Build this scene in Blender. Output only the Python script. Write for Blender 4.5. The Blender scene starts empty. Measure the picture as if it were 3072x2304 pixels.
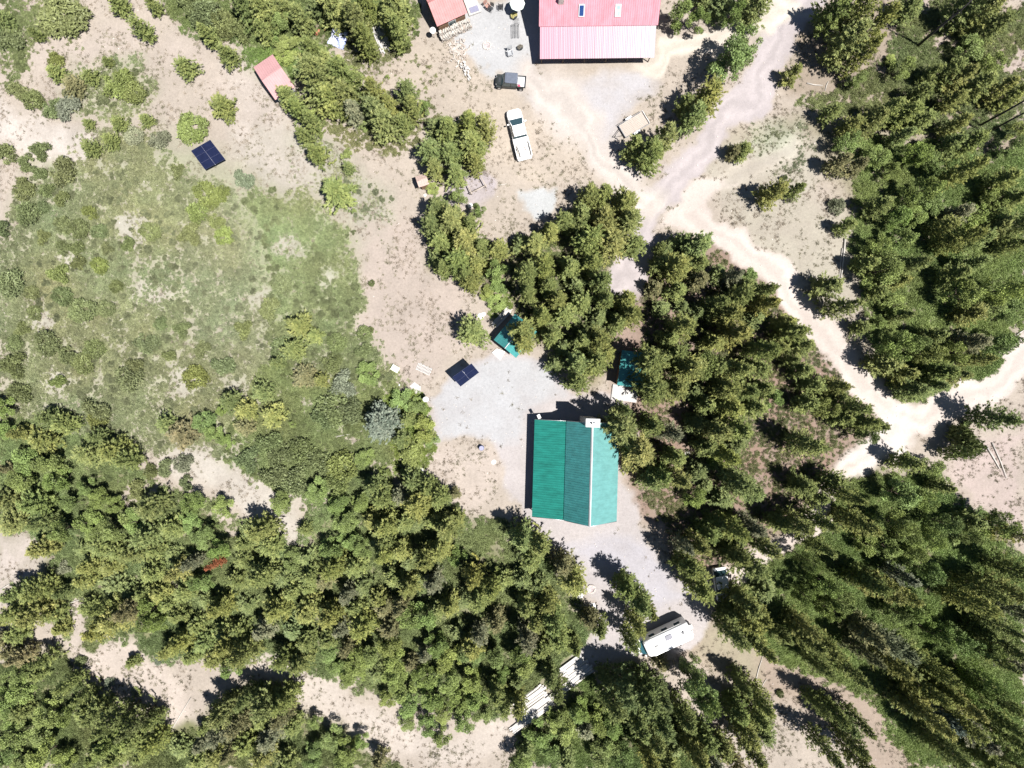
import bpy, math, random, re
import numpy as np
from mathutils import Vector, Matrix
random.seed(7); RNG = np.random.default_rng(7)
SC = bpy.context.scene; COL = SC.collection
PI = math.pi; R = math.radians

# ------------------------------------------------------------------ camera, sky, sun, exposure
H = 93.0                       # drone height above the ground
F = 2100.0                     # focal length in photo pixels (3072 wide)
cam_d = bpy.data.cameras.new('camera'); cam = bpy.data.objects.new('camera', cam_d); COL.objects.link(cam)
cam.location = (0, 0, H); cam.rotation_euler = (0, 0, 0)
cam_d.sensor_width = 36; cam_d.lens = 36*F/3072; cam_d.clip_end = 6000; cam_d.clip_start = 0.5
SC.camera = cam
SD = Vector((-0.345, 0.215, -1.0)).normalized()        # travel direction of sunlight
el = math.asin(-SD.z); az = math.atan2(-SD.x, -SD.y)
W_ = bpy.data.worlds.new('World'); SC.world = W_; W_.use_nodes = True
nt = W_.node_tree; bg = nt.nodes['Background']
sky = nt.nodes.new('ShaderNodeTexSky'); sky.sky_type = 'NISHITA'; sky.sun_disc = False
sky.sun_elevation = el; sky.sun_rotation = az; sky.altitude = 1800; sky.air_density = 1.0; sky.dust_density = 0.5
nt.links.new(sky.outputs[0], bg.inputs[0]); bg.inputs[1].default_value = 0.05
sun_d = bpy.data.lights.new('sun', 'SUN'); sun = bpy.data.objects.new('sun', sun_d); COL.objects.link(sun)
sun_d.energy = 5.0; sun_d.angle = R(0.53); sun_d.color = (1.0, 0.965, 0.92)
sun.rotation_euler = SD.to_track_quat('-Z', 'Y').to_euler(); sun.location = (20, -15, 60)
SC.view_settings.view_transform = 'Standard'; SC.view_settings.look = 'None'
SC.view_settings.exposure = 0.95; SC.view_settings.gamma = 1.0; SC.view_settings.use_curve_mapping = False
SC.cycles.max_bounces = 5; SC.cycles.diffuse_bounces = 3; SC.cycles.transparent_max_bounces = 4

def P(u, v, h=0.0):            # photo pixel -> point at height h
    return Vector(((u-1536)/F*(H-h), -(v-1152)/F*(H-h), h))
K = 3072/2212.0                # coordinates read on the 2212 px wide view
def Q(x, y, h=0.0): return P(x*K, y*K, h)

# ------------------------------------------------------------------ materials
def lin(c):
    return tuple(((x/255)/12.92 if x/255 <= .04045 else ((x/255+.055)/1.055)**2.4) for x in c)
MATS = {}
def mat(name, col, rough=.7, metal=0., spec=.3, noise=.12, scale=6., bump=0., col2=None, stretch=None):
    if name in MATS: return MATS[name]
    m = bpy.data.materials.new(name); m.use_nodes = True; n = m.node_tree; L = n.links
    b = n.nodes['Principled BSDF']; b.inputs['Roughness'].default_value = rough
    b.inputs['Metallic'].default_value = metal; b.inputs['Specular IOR Level'].default_value = spec
    tc = n.nodes.new('ShaderNodeTexCoord'); tx = n.nodes.new('ShaderNodeTexNoise')
    tx.inputs['Scale'].default_value = scale; tx.inputs['Detail'].default_value = 5; tx.inputs['Roughness'].default_value = .65
    mp = n.nodes.new('ShaderNodeMapping'); L.new(tc.outputs['Object'], mp.inputs[0]); L.new(mp.outputs[0], tx.inputs['Vector'])
    if stretch: mp.inputs['Scale'].default_value = stretch
    mx = n.nodes.new('ShaderNodeMix'); mx.data_type = 'RGBA'
    c2 = col2 if col2 else tuple(x*(1-2.2*noise) for x in col)
    mx.inputs[6].default_value = (*[min(1, x*(1+noise*.6)) for x in col], 1); mx.inputs[7].default_value = (*c2, 1)
    rp = n.nodes.new('ShaderNodeMapRange'); rp.inputs[1].default_value = .35; rp.inputs[2].default_value = .75
    L.new(tx.outputs[0], rp.inputs[0]); L.new(rp.outputs[0], mx.inputs[0]); L.new(mx.outputs[2], b.inputs['Base Color'])
    if bump:
        bp = n.nodes.new('ShaderNodeBump'); bp.inputs['Strength'].default_value = bump; bp.inputs['Distance'].default_value = .03
        L.new(tx.outputs[0], bp.inputs['Height']); L.new(bp.outputs[0], b.inputs['Normal'])
    MATS[name] = m; return m
def foliage(name, inst):
    m = bpy.data.materials.new(name); m.use_nodes = True; n = m.node_tree; L = n.links; n.nodes.clear()
    out = n.nodes.new('ShaderNodeOutputMaterial')
    if inst:
        c = n.nodes.new('ShaderNodeAttribute'); c.attribute_type = 'INSTANCER'; c.attribute_name = 'tint'; csock = c.outputs['Color']
    else:
        c = n.nodes.new('ShaderNodeObjectInfo'); csock = c.outputs['Color']
    a = n.nodes.new('ShaderNodeAttribute'); a.attribute_name = 'lc'
    mul = n.nodes.new('ShaderNodeMix'); mul.data_type = 'RGBA'; mul.blend_type = 'MULTIPLY'; mul.inputs[0].default_value = 1
    L.new(csock, mul.inputs[6]); L.new(a.outputs['Color'], mul.inputs[7])
    d = n.nodes.new('ShaderNodeBsdfPrincipled'); d.inputs['Roughness'].default_value = .55; d.inputs['Specular IOR Level'].default_value = .25
    t = n.nodes.new('ShaderNodeBsdfTranslucent'); ms = n.nodes.new('ShaderNodeMixShader'); ms.inputs[0].default_value = .16
    L.new(mul.outputs[2], d.inputs['Base Color']); L.new(mul.outputs[2], t.inputs[0])
    L.new(d.outputs[0], ms.inputs[1]); L.new(t.outputs[0], ms.inputs[2]); L.new(ms.outputs[0], out.inputs[0])
    return m
M_LEAF = foliage('leaf_of_object', False); M_LEAFI = foliage('leaf_of_scatter', True)
M_BARK = mat('bark', (.13, .10, .08), .9, noise=.3, scale=9)
M_GREYWOOD = mat('weathered_grey_wood', (.50, .47, .43), .85, noise=.25, scale=8, stretch=(1, 6, 6))
M_PALEWOOD = mat('pale_fresh_wood', (.40, .345, .30), .8, noise=.2, scale=5, stretch=(1, 8, 8))
M_BROWNWOOD = mat('brown_wood', (.26, .16, .10), .8, noise=.25, scale=5)
M_WHITE = mat('white_paint', (.62, .62, .61), .35, spec=.4, noise=.04, scale=1.5)
M_WHITEBOARD = mat('bleached_board', (.46, .445, .43), .8, noise=.16, scale=4, stretch=(1, 8, 8))
M_BLACK = mat('black_rubber', (.02, .02, .022), .7, noise=.1)
M_DARKMETAL = mat('dark_metal', (.05, .055, .06), .45, metal=.5, noise=.1)
M_GLASS = mat('tinted_glass', (.03, .06, .07), .06, spec=.8, noise=.05)
M_SKYGLASS = mat('skylight_glass', (.02, .05, .16), .08, spec=.7, noise=.05)
M_STEEL = mat('galvanised_steel', (.55, .56, .57), .4, metal=.6, noise=.1)
M_STONE = mat('pale_stone', (.55, .50, .46), .9, noise=.25, scale=5, bump=.4)
M_CONCRETE = mat('pale_concrete', (.44, .42, .40), .9, noise=.12, scale=3)
M_SOLAR = mat('solar_cell', (.010, .014, .040), .25, spec=.3, noise=.12, scale=2)
M_SOLARBACK = mat('solar_frame', (.045, .05, .10), .4, noise=.05)

# ------------------------------------------------------------------ mesh helpers
def tag(o, label=None, cat=None, group=None, kind=None):
    if label: o['label'] = label
    if cat: o['category'] = cat
    if group: o['group'] = group
    if kind: o['kind'] = kind
    return o
def obj(name, verts, faces, m, parent=None, smooth=False):
    me = bpy.data.meshes.new(name); me.from_pydata([tuple(v) for v in verts], [], faces); me.update()
    if m: me.materials.append(m)
    if smooth: me.polygons.foreach_set('use_smooth', [True]*len(me.polygons))
    o = bpy.data.objects.new(name, me); COL.objects.link(o)
    if parent: o.parent = parent
    return o
def inst(name, me, parent=None, loc=(0, 0, 0), rot=(0, 0, 0), sc=(1, 1, 1)):
    o = bpy.data.objects.new(name, me); COL.objects.link(o); o.location = loc; o.rotation_euler = rot; o.scale = sc
    if parent: o.parent = parent
    return o
def empty(name, loc, rz=0., **kw):
    o = bpy.data.objects.new(name, None); COL.objects.link(o); o.location = loc; o.rotation_euler = (0, 0, rz)
    o.empty_display_size = .3; tag(o, **kw); return o
def boxvf(x0, x1, y0, y1, z0, z1, bev=0.0):
    b = bev
    if b <= 0:
        v = [(x, y, z) for z in (z0, z1) for x, y in ((x0, y0), (x1, y0), (x1, y1), (x0, y1))]
        f = [(3, 2, 1, 0), (4, 5, 6, 7), (0, 1, 5, 4), (1, 2, 6, 5), (2, 3, 7, 6), (3, 0, 4, 7)]
        return v, f
    v = []
    for z, i in ((z0, 0), (z1-b, 0), (z1, b)):
        v += [(x0+i, y0+i, z), (x1-i, y0+i, z), (x1-i, y1-i, z), (x0+i, y1-i, z)]
    f = [(3, 2, 1, 0), (8, 9, 10, 11)]
    for k in (0, 4):
        for i in range(4): f.append((k+i, k+(i+1) % 4, k+4+(i+1) % 4, k+4+i))
    return v, f
def box(name, x0, x1, y0, y1, z0, z1, m, parent=None, bev=0., rz=None):
    cx, cy = (x0+x1)/2, (y0+y1)/2
    v, f = boxvf(x0-cx, x1-cx, y0-cy, y1-cy, z0, z1, bev)
    o = obj(name, v, f, m, parent); o.location = (cx, cy, 0)
    if rz: o.rotation_euler = (0, 0, rz)
    return o
def merge(parts):
    V, Fc = [], []
    for v, f in parts:
        k = len(V); V += list(v); Fc += [tuple(i+k for i in q) for q in f]
    return V, Fc
def tubevf(pts, rad, n=6, cap=True):
    pts = [Vector(p) for p in pts]; V, Fc = [], []
    for i, p in enumerate(pts):
        d = (pts[min(i+1, len(pts)-1)]-pts[max(i-1, 0)]).normalized()
        a = d.orthogonal().normalized(); b = d.cross(a); r = rad[i] if isinstance(rad, (list, tuple)) else rad
        for k in range(n):
            t = 2*PI*k/n; V.append(p+(a*math.cos(t)+b*math.sin(t))*r)
    for i in range(len(pts)-1):
        for k in range(n): Fc.append((i*n+k, i*n+(k+1) % n, (i+1)*n+(k+1) % n, (i+1)*n+k))
    if cap: Fc += [tuple(range(n))[::-1], tuple((len(pts)-1)*n+k for k in range(n))]
    return V, Fc
def tube(name, pts, rad, m, parent=None, n=8): return obj(name, *tubevf(pts, rad, n), m, parent, True)
def loft(name, secs, m, parent=None, smooth=False):
    """secs: list of rings (equal count) of 3-D points, capped at both ends"""
    n = len(secs[0]); V = [p for s in secs for p in s]; Fc = []
    for i in range(len(secs)-1):
        for k in range(n): Fc.append((i*n+k, i*n+(k+1) % n, (i+1)*n+(k+1) % n, (i+1)*n+k))
    Fc += [tuple(range(n))[::-1], tuple((len(secs)-1)*n+k for k in range(n))]
    return obj(name, V, Fc, m, parent, smooth)
def ribbed(name, A, B, C, D, pitch, amp, m, parent=None, mode='rib', th=.03):
    """sheet roof plane: A->B along the eave, D->C along the ridge; ribs run from eave to ridge"""
    A, B, C, D = map(Vector, (A, B, C, D)); Lw = (B-A).length; nrm = (B-A).cross(D-A).normalized()
    if nrm.z < 0: nrm = -nrm
    us = []; n = max(1, round(Lw/pitch))
    for i in range(n):
        if mode == 'rib': us += [((i+.0)/n, 1), ((i+.10)/n, 1), ((i+.16)/n, 0), ((i+.94)/n, 0)]
        else: us += [((i+k/6)/n, .5+.5*math.cos(2*PI*k/6)) for k in range(6)]
    us.append((1.0, 1)); V, Fc = [], []
    for u, a in us:
        p = A.lerp(B, u); q = D.lerp(C, u)
        for w in (p+nrm*amp*a, q+nrm*amp*a, q-nrm*th, p-nrm*th): V.append(w)
    k = len(us)
    for i in range(k-1):
        for j in range(4): Fc.append((i*4+j, (i+1)*4+j, (i+1)*4+(j+1) % 4, i*4+(j+1) % 4))
    Fc += [(0, 1, 2, 3), ((k-1)*4+3, (k-1)*4+2, (k-1)*4+1, (k-1)*4)]
    return obj(name, V, Fc, m, parent)

# ------------------------------------------------------------------ numpy noise
def vnoise(x, y, s, seed):
    g = np.random.default_rng(seed).random((257, 257)); X = x/s+1000.3; Y = y/s+1000.7
    xi = np.floor(X).astype(int); yi = np.floor(Y).astype(int); fx = X-xi; fy = Y-yi
    fx = fx*fx*(3-2*fx); fy = fy*fy*(3-2*fy); a = xi % 256; b = yi % 256
    return (g[a, b]*(1-fx)+g[a+1, b]*fx)*(1-fy)+(g[a, b+1]*(1-fx)+g[a+1, b+1]*fx)*fy
def fbm(x, y, s, seed, o=4):
    t = 0; w = 0
    for k in range(o): t = t+vnoise(x, y, s/2**k, seed+k)*.55**k; w += .55**k
    return t/w

# ------------------------------------------------------------------ ground painting (areas of different soil and cover)
def warp(x, y): return x+(fbm(x, y, 5, 11)-.5)*4.5+(fbm(x, y, 1.2, 17, 2)-.5)*.9, y+(fbm(x, y, 5, 23)-.5)*4.5+(fbm(x, y, 1.2, 29, 2)-.5)*.9
def d_line(x, y, pts):
    d = np.full(x.shape, 1e9)
    for (ax, ay), (bx, by) in zip(pts[:-1], pts[1:]):
        vx, vy = bx-ax, by-ay; t = np.clip(((x-ax)*vx+(y-ay)*vy)/(vx*vx+vy*vy+1e-9), 0, 1)
        d = np.minimum(d, np.hypot(x-ax-t*vx, y-ay-t*vy))
    return d
def d_poly(x, y, pts):         # signed: negative inside
    d = d_line(x, y, pts+[pts[0]]); ins = np.zeros(x.shape, bool); n = len(pts)
    for i in range(n):
        (ax, ay), (bx, by) = pts[i], pts[(i+1) % n]
        c = ((ay > y) != (by > y)) & (x < (bx-ax)*(y-ay)/(by-ay+1e-12)+ax); ins ^= c
    return np.where(ins, -d, d)
S_ = H/F*K                      # metres per view pixel
def conv(pts): return [((p[0]-1106)*S_, -(p[1]-829.5)*S_) for p in pts]
def mask(x, y, f):
    kind, pts, w, soft = f; q = conv(pts)
    if kind == 'L': d = d_line(x, y, q)-w*S_
    elif kind == 'P': d = d_poly(x, y, q)
    else:                        # blobs: (x, y, r) triples
        d = np.full(x.shape, 1e9)
        for (cx, cy), (_, _, r) in zip(q, pts): d = np.minimum(d, np.hypot(x-cx, y-cy)-r*S_)
    return np.clip(.5-d/(soft*S_), 0, 1)
BEIGE = (214, 201, 187); PALE = (236, 226, 216); ROAD = (240, 227, 218); GREY = (218, 218, 220); LILAC = (214, 204, 206)
SAGE = (196, 194, 168); GREEN = (156, 156, 118); PINK = (218, 204, 199); FLOOR = (176, 150, 135); OLIVE = (172, 165, 138); BROWN = (196, 180, 165)
PAINT = [   # (kind, points, half width, softness, colour, strength)
 ('P', [(0,560),(60,330),(200,290),(400,290),(560,360),(700,440),(770,560),(790,700),(850,800),(840,900),(740,960),(560,1020),(380,960),(150,960),(0,900)], 0, 60, SAGE, .9),
 ('P', [(480,400),(640,420),(740,520),(770,640),(760,760),(640,800),(560,700),(520,560)], 0, 60, (178,184,146), .7),
 ('P', [(160,130),(300,120),(330,200),(270,260),(120,230)], 0, 40, SAGE, .8),
 ('P', [(600,260),(760,330),(820,420),(860,560),(780,520),(700,420),(560,380),(520,300)], 0, 40, (192,194,172), .7),
 ('P', [(560,80),(720,60),(680,150),(600,190),(530,130)], 0, 25, (140,160,96), .8),
 ('P', [(370,0),(900,0),(900,40),(760,90),(560,100),(420,60)], 0, 40, OLIVE, .8),
 ('P', [(0,880),(180,960),(420,1080),(650,1180),(760,1000),(950,1060),(1050,1130),(1250,1250),(1260,1400),(1110,1560),(900,1500),(640,1450),(560,1430),(300,1400),(160,1380),(130,1300),(0,1270)], 0, 50, GREEN, .95),
 ('P', [(0,1430),(130,1400),(240,1520),(420,1560),(560,1480),(700,1560),(860,1659),(0,1659)], 0, 40, (148,150,108), .9),
 ('P', [(1130,1560),(1260,1460),(1500,1560),(1500,1659),(1110,1659)], 0, 40, (140,148,96), .9),
 ('P', [(1360,560),(1550,500),(1700,620),(1830,760),(1900,900),(1820,1000),(1700,1150),(1560,1260),(1480,1200),(1380,1080),(1330,900),(1350,700)], 0, 30, FLOOR, .9),
 ('P', [(930,520),(1100,560),(1290,420),(1330,560),(1380,700),(1290,830),(1130,700),(1080,640),(940,580)], 0, 30, (170,160,128), .8),
 ('P', [(1560,330),(1700,240),(1850,260),(2212,330),(2212,720),(2100,860),(1940,870),(1880,780),(1860,560),(1840,430),(1720,300)], 0, 40, OLIVE, .8),
 ('P', [(1720,0),(2212,0),(2212,340),(1860,260),(1700,190)], 0, 40, (186,170,152), .8),
 ('P', [(1560,1280),(1830,1030),(2000,1010),(2212,1190),(2212,1659),(1960,1659),(1850,1500),(1620,1400)], 0, 40, (140,138,98), .9),
 ('P', [(1520,350),(1690,280),(1770,300),(1760,420),(1850,460),(1870,560),(1840,700),(1750,640),(1640,520),(1570,430)], 0, 35, (208,200,184), .9),
 ('P', [(1640,250),(1740,270),(1700,330),(1620,330)], 0, 35, (196,204,176), .7),
 ('P', [(780,480),(900,480),(920,590),(1000,640),(1000,740),(930,800),(850,820),(800,740),(770,620)], 0, 30, (215,200,188), .95),
 ('P', [(770,160),(900,80),(1080,120),(1180,170),(1350,150),(1420,260),(1380,420),(1260,400),(1100,380),(960,240),(840,190)], 0, 40, (222,208,192), .95),
 ('P', [(480,120),(560,130),(620,260),(700,380),(640,420),(520,340),(500,240)], 0, 40, (226,214,204), .7),
 ('L', [(0,250),(60,285),(130,300),(175,330)], 36, 30, PALE, .9),
 ('L', [(90,130),(200,90),(330,80),(420,120),(470,200)], 30, 40, (220,206,194), .7),
 ('B', [(620,535,28),(290,500,35),(340,645,26),(90,695,28),(115,815,26),(385,830,35),(640,1100,30),(560,660,14),(700,590,10),(300,620,18),(610,740,12),(510,820,16),(150,560,24)], 0, 34, (222,216,202), .75),
 ('L', [(380,975),(450,1010),(520,1040),(560,1085),(640,1140)], 34, 30, (224,216,204), .9),
 ('B', [(335,1060,26),(275,1080,22),(480,1115,18),(500,1150,12)], 0, 25, (228,212,202), .9),
 ('P', [(0,1150),(70,1150),(120,1200),(90,1230),(40,1290),(0,1300)], 0, 26, (226,214,204), .95),
 ('P', [(150,1370),(200,1410),(290,1390),(340,1430),(400,1500),(430,1560),(370,1560),(290,1510),(200,1470),(150,1450)], 0, 26, (230,216,204), .95),
 ('L', [(165,1300),(170,1370)], 18, 20, (222,208,198), .9),
 ('L', [(300,1510),(230,1570)], 18, 25, (216,200,190), .8),
 ('L', [(585,1430),(670,1480),(750,1540),(850,1590),(960,1620),(1050,1590),(1110,1545)], 30, 26, (228,216,204), .95),
 ('B', [(940,985,30),(1030,1040,52),(970,1000,40),(1060,1010,40)], 0, 34, (222,208,196), .95),
 ('L', [(1500,1380),(1620,1440),(1750,1480),(1850,1540),(1960,1659)], 56, 40, (196,178,162), .95),
 ('L', [(1540,1390),(1600,1440)], 50, 40, (192,182,158), .8),
 ('P', [(2060,960),(2212,930),(2212,1160),(2130,1110),(2050,1040)], 0, 30, (222,204,196), .95),
 ('B', [(2200,140,26),(2030,100,16),(1990,10,20)], 0, 26, (216,200,190), .9),
 ('B', [(1290,590,16),(1335,640,24),(1345,740,30),(1330,870,26),(1480,1000,40)], 0, 30, (204,180,168), .8),
 ('B', [(1000,400,44),(1030,400,40)], 0, 14, (212,202,204), .95),
]
ROADS = [   # belong to the object dirt_road
 ('L', [(1740,-10),(1705,50),(1672,110),(1642,180),(1592,238),(1512,330),(1440,410),(1400,460),(1370,560),(1350,610)], 33, 12, (216,206,206), 1),
 ('L', [(1700,25),(1620,55),(1540,85),(1440,105),(1400,150)], 26, 16, (243,232,218), 1),
 ('L', [(1400,440),(1340,380),(1280,320),(1240,260),(1200,190),(1160,160)], 40, 36, (230,220,212), 1),
 ('P', [(1430,500),(1480,410),(1570,370),(1600,380),(1545,415),(1530,440),(1590,490),(1600,530),(1530,520),(1480,495)], 0, 14, ROAD, 1),
 ('L', [(1570,385),(1630,350),(1700,320)], 18, 40, (232,222,210), .6),
 ('L', [(1500,460),(1600,520),(1680,590),(1730,655),(1800,745),(1850,815),(1900,870),(1950,905),(2050,885),(2130,830),(2240,745)], 33, 10, ROAD, 1),
 ('L', [(1950,900),(1900,970),(1850,1010)], 34, 14, (246,236,228), 1),
 ('L', [(1850,1010),(1760,1130),(1690,1190),(1620,1240),(1550,1260)], 20, 14, (240,226,216), 1),
]
YARDS = [   # belong to the object gravel_yard
 ('P', [(925,860),(990,800),(1060,770),(1140,775),(1190,800),(1240,845),(1340,850),(1360,900),(1330,1010),(1390,1080),(1400,1160),(1440,1210),(1520,1290),(1540,1340),(1480,1400),(1300,1420),(1240,1460),(1230,1400),(1260,1380),(1290,1290),(1220,1190),(1120,1120),(1100,1000),(1060,940),(930,950)], 0, 14, (220,212,210), 1),
 ('P', [(930,860),(990,800),(1060,780),(1150,790),(1220,850),(1160,900),(1130,940),(950,945)], 0, 20, (219,219,221), .9),
 ('P', [(1230,1160),(1380,1160),(1480,1290),(1400,1310),(1300,1230)], 0, 30, (216,212,218), .9),
 ('P', [(1000,0),(1170,0),(1170,130),(1130,165),(1060,160),(1010,120),(1000,60)], 0, 16, (222,222,223), 1),
 ('P', [(1130,200),(1240,170),(1400,160),(1420,210),(1340,260),(1310,330),(1280,330),(1250,260)], 0, 30, (222,218,220), .85),
 ('P', [(1110,415),(1160,400),(1200,410),(1190,450),(1160,480),(1120,450)], 0, 10, (224,226,226), 1),
]
EXPO = 2.3                # how bright a horizontal surface of albedo 1 shows
def alb(c): return np.clip(np.array(lin(c))/EXPO, 0, .62)

def fields(x, y):
    wx, wy = warp(x, y); n1 = fbm(x, y, 9, 41); n2 = fbm(x, y, 2.2, 51)
    col = np.empty(x.shape+(3,)); col[:] = alb(BEIGE)
    def lay(f, a=None):
        m = mask(wx, wy, f[:4])*f[5]; m = np.clip(m*(1+.9*(n2-.5)*(m < .98)), 0, 1)
        nonlocal col; col = col*(1-m[..., None])+alb(f[4])*m[..., None]; return m
    for f in PAINT: lay(f)
    road = np.zeros(x.shape); yard = np.zeros(x.shape)
    for f in YARDS: yard = np.maximum(yard, lay(f))
    for f in ROADS: road = np.maximum(road, lay(f))
    for f in ROADS:                 # paler wheel tracks either side of a darker crown
        if f[0] != 'L': continue
        d = d_line(wx, wy, conv(f[1])); rut = np.exp(-((d-.95)/.42)**2)*.10-np.exp(-(d/.5)**2)*.07
        col *= (1+rut*(.4+1.2*n2)*(d < 2.2))[..., None]
    col *= (1+.16*(n1-.5)+.22*(n2-.5))[..., None]
    return col, road, yard
def axis(half, fine, n):
    a = list(np.arange(-half, half+1e-6, fine)); s = fine; e = half; out = []
    while e < 2500: s *= 1.35; e += s; out.append(e)
    return np.array([-v for v in out[::-1]]+a+out)
gx = axis(78, .3, 0); gy = axis(60, .3, 0)
GX, GY = np.meshgrid(gx, gy, indexing='ij')
gcol, groad, gyard = fields(GX, GY)
def ground_z(x, y): return (fbm(x, y, 6, 61, 3)-.5)*.22
inside = (abs(GX) < 78) & (abs(GY) < 60)
GZ = np.where(inside, ground_z(GX, GY)*(1-.8*np.maximum(groad, gyard))+(fbm(GX, GY, .8, 71, 3)-.5)*.12*(1-.7*np.maximum(groad, gyard)), -.02)-.03
def ground_mat(name, grit):
    m = bpy.data.materials.new(name); m.use_nodes = True; n = m.node_tree; L = n.links
    b = n.nodes['Principled BSDF']; b.inputs['Roughness'].default_value = .95; b.inputs['Specular IOR Level'].default_value = .1
    a = n.nodes.new('ShaderNodeAttribute'); a.attribute_name = 'soil'
    tc = n.nodes.new('ShaderNodeTexCoord')
    def noise(sc, det, lo, hi, o0, o1):
        t = n.nodes.new('ShaderNodeTexNoise'); t.inputs['Scale'].default_value = sc; t.inputs['Detail'].default_value = det; t.inputs['Roughness'].default_value = .7
        L.new(tc.outputs['Object'], t.inputs['Vector'])
        r = n.nodes.new('ShaderNodeMapRange'); r.inputs[1].default_value = lo; r.inputs[2].default_value = hi; r.inputs[3].default_value = o0; r.inputs[4].default_value = o1
        L.new(t.outputs[0], r.inputs[0]); return r.outputs[0], t.outputs[0]
    g1, _ = noise(2.6, 6, .3, .7, 1-grit, 1+grit*.5)
    g2, raw = noise(9., 4, .52, .68, 1.03, 1-grit*1.4)
    mm = n.nodes.new('ShaderNodeMath'); mm.operation = 'MULTIPLY'; L.new(g1, mm.inputs[0]); L.new(g2, mm.inputs[1])
    vm = n.nodes.new('ShaderNodeVectorMath'); vm.operation = 'SCALE'; L.new(a.outputs['Color'], vm.inputs[0]); L.new(mm.outputs[0], vm.inputs['Scale'])
    L.new(vm.outputs[0], b.inputs['Base Color'])
    bp = n.nodes.new('ShaderNodeBump'); bp.inputs['Strength'].default_value = .55; bp.inputs['Distance'].default_value = .06
    L.new(raw, bp.inputs['Height']); L.new(bp.outputs[0], b.inputs['Normal'])
    return m
def cellmesh(name, sel, m, label):
    nx, ny = GX.shape; I, J = np.nonzero(sel); vid = np.arange(nx*ny).reshape(nx, ny)
    q = np.stack([vid[I, J], vid[I+1, J], vid[I+1, J+1], vid[I, J+1]], 1); used, invq = np.unique(q, return_inverse=True); q = invq.reshape(q.shape)
    me = bpy.data.meshes.new(name); co = np.stack([GX.ravel(), GY.ravel(), GZ.ravel()], 1)[used]
    me.vertices.add(len(co)); me.vertices.foreach_set('co', co.ravel().astype(np.float32))
    me.loops.add(q.size); me.loops.foreach_set('vertex_index', q.ravel().astype(np.int32))
    me.polygons.add(len(q)); me.polygons.foreach_set('loop_start', np.arange(0, q.size, 4, dtype=np.int32))
    me.polygons.foreach_set('use_smooth', np.ones(len(q), bool)); me.update(calc_edges=True)
    at = me.color_attributes.new('soil', 'FLOAT_COLOR', 'POINT')
    cc = np.concatenate([gcol.reshape(-1, 3)[used], np.ones((len(used), 1))], 1); at.data.foreach_set('color', cc.ravel().astype(np.float32))
    me.materials.append(m); o = bpy.data.objects.new(name, me); COL.objects.link(o); tag(o, label, None, None, 'structure'); return o
cr = groad[:-1, :-1] > .5; cy = (gyard[:-1, :-1] > .5) & ~cr
cellmesh('dirt_road', cr, ground_mat('road_soil', .10), 'pale dirt road winding past the cabins')
cellmesh('gravel_yard', cy, ground_mat('yard_gravel', .13), 'grey and pinkish gravel yards around the buildings')
cellmesh('ground', ~(cr | cy), ground_mat('dry_soil', .15), 'dry beige and green mountain ground')

# ------------------------------------------------------------------ foliage meshes
def trimesh(name, tri, lc, m):
    """tri (n,3,3) ; lc (n,3) tone of each leaf"""
    n = len(tri); me = bpy.data.meshes.new(name); me.vertices.add(n*3); me.vertices.foreach_set('co', tri.reshape(-1).astype(np.float32))
    me.loops.add(n*3); me.loops.foreach_set('vertex_index', np.arange(n*3, dtype=np.int32))
    me.polygons.add(n); me.polygons.foreach_set('loop_start', np.arange(0, n*3, 3, dtype=np.int32)); me.update(calc_edges=True)
    at = me.color_attributes.new('lc', 'FLOAT_COLOR', 'POINT'); c = np.concatenate([np.repeat(lc, 3, 0), np.ones((n*3, 1))], 1)
    at.data.foreach_set('color', c.ravel().astype(np.float32)); me.materials.append(m); return me
def unit(v): return v/(np.linalg.norm(v, axis=-1, keepdims=True)+1e-9)
def blades(pos, d, ln, wd, rng):
    """one triangle each: root pos, direction d"""
    side = unit(np.cross(d, rng.normal(size=d.shape)*np.array([.6, .6, .6])+np.array([0, 0, .9]))); s = side*(wd[:, None]*.5)
    return np.stack([pos-s, pos+s, pos+d*ln[:, None]], 1)
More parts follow.
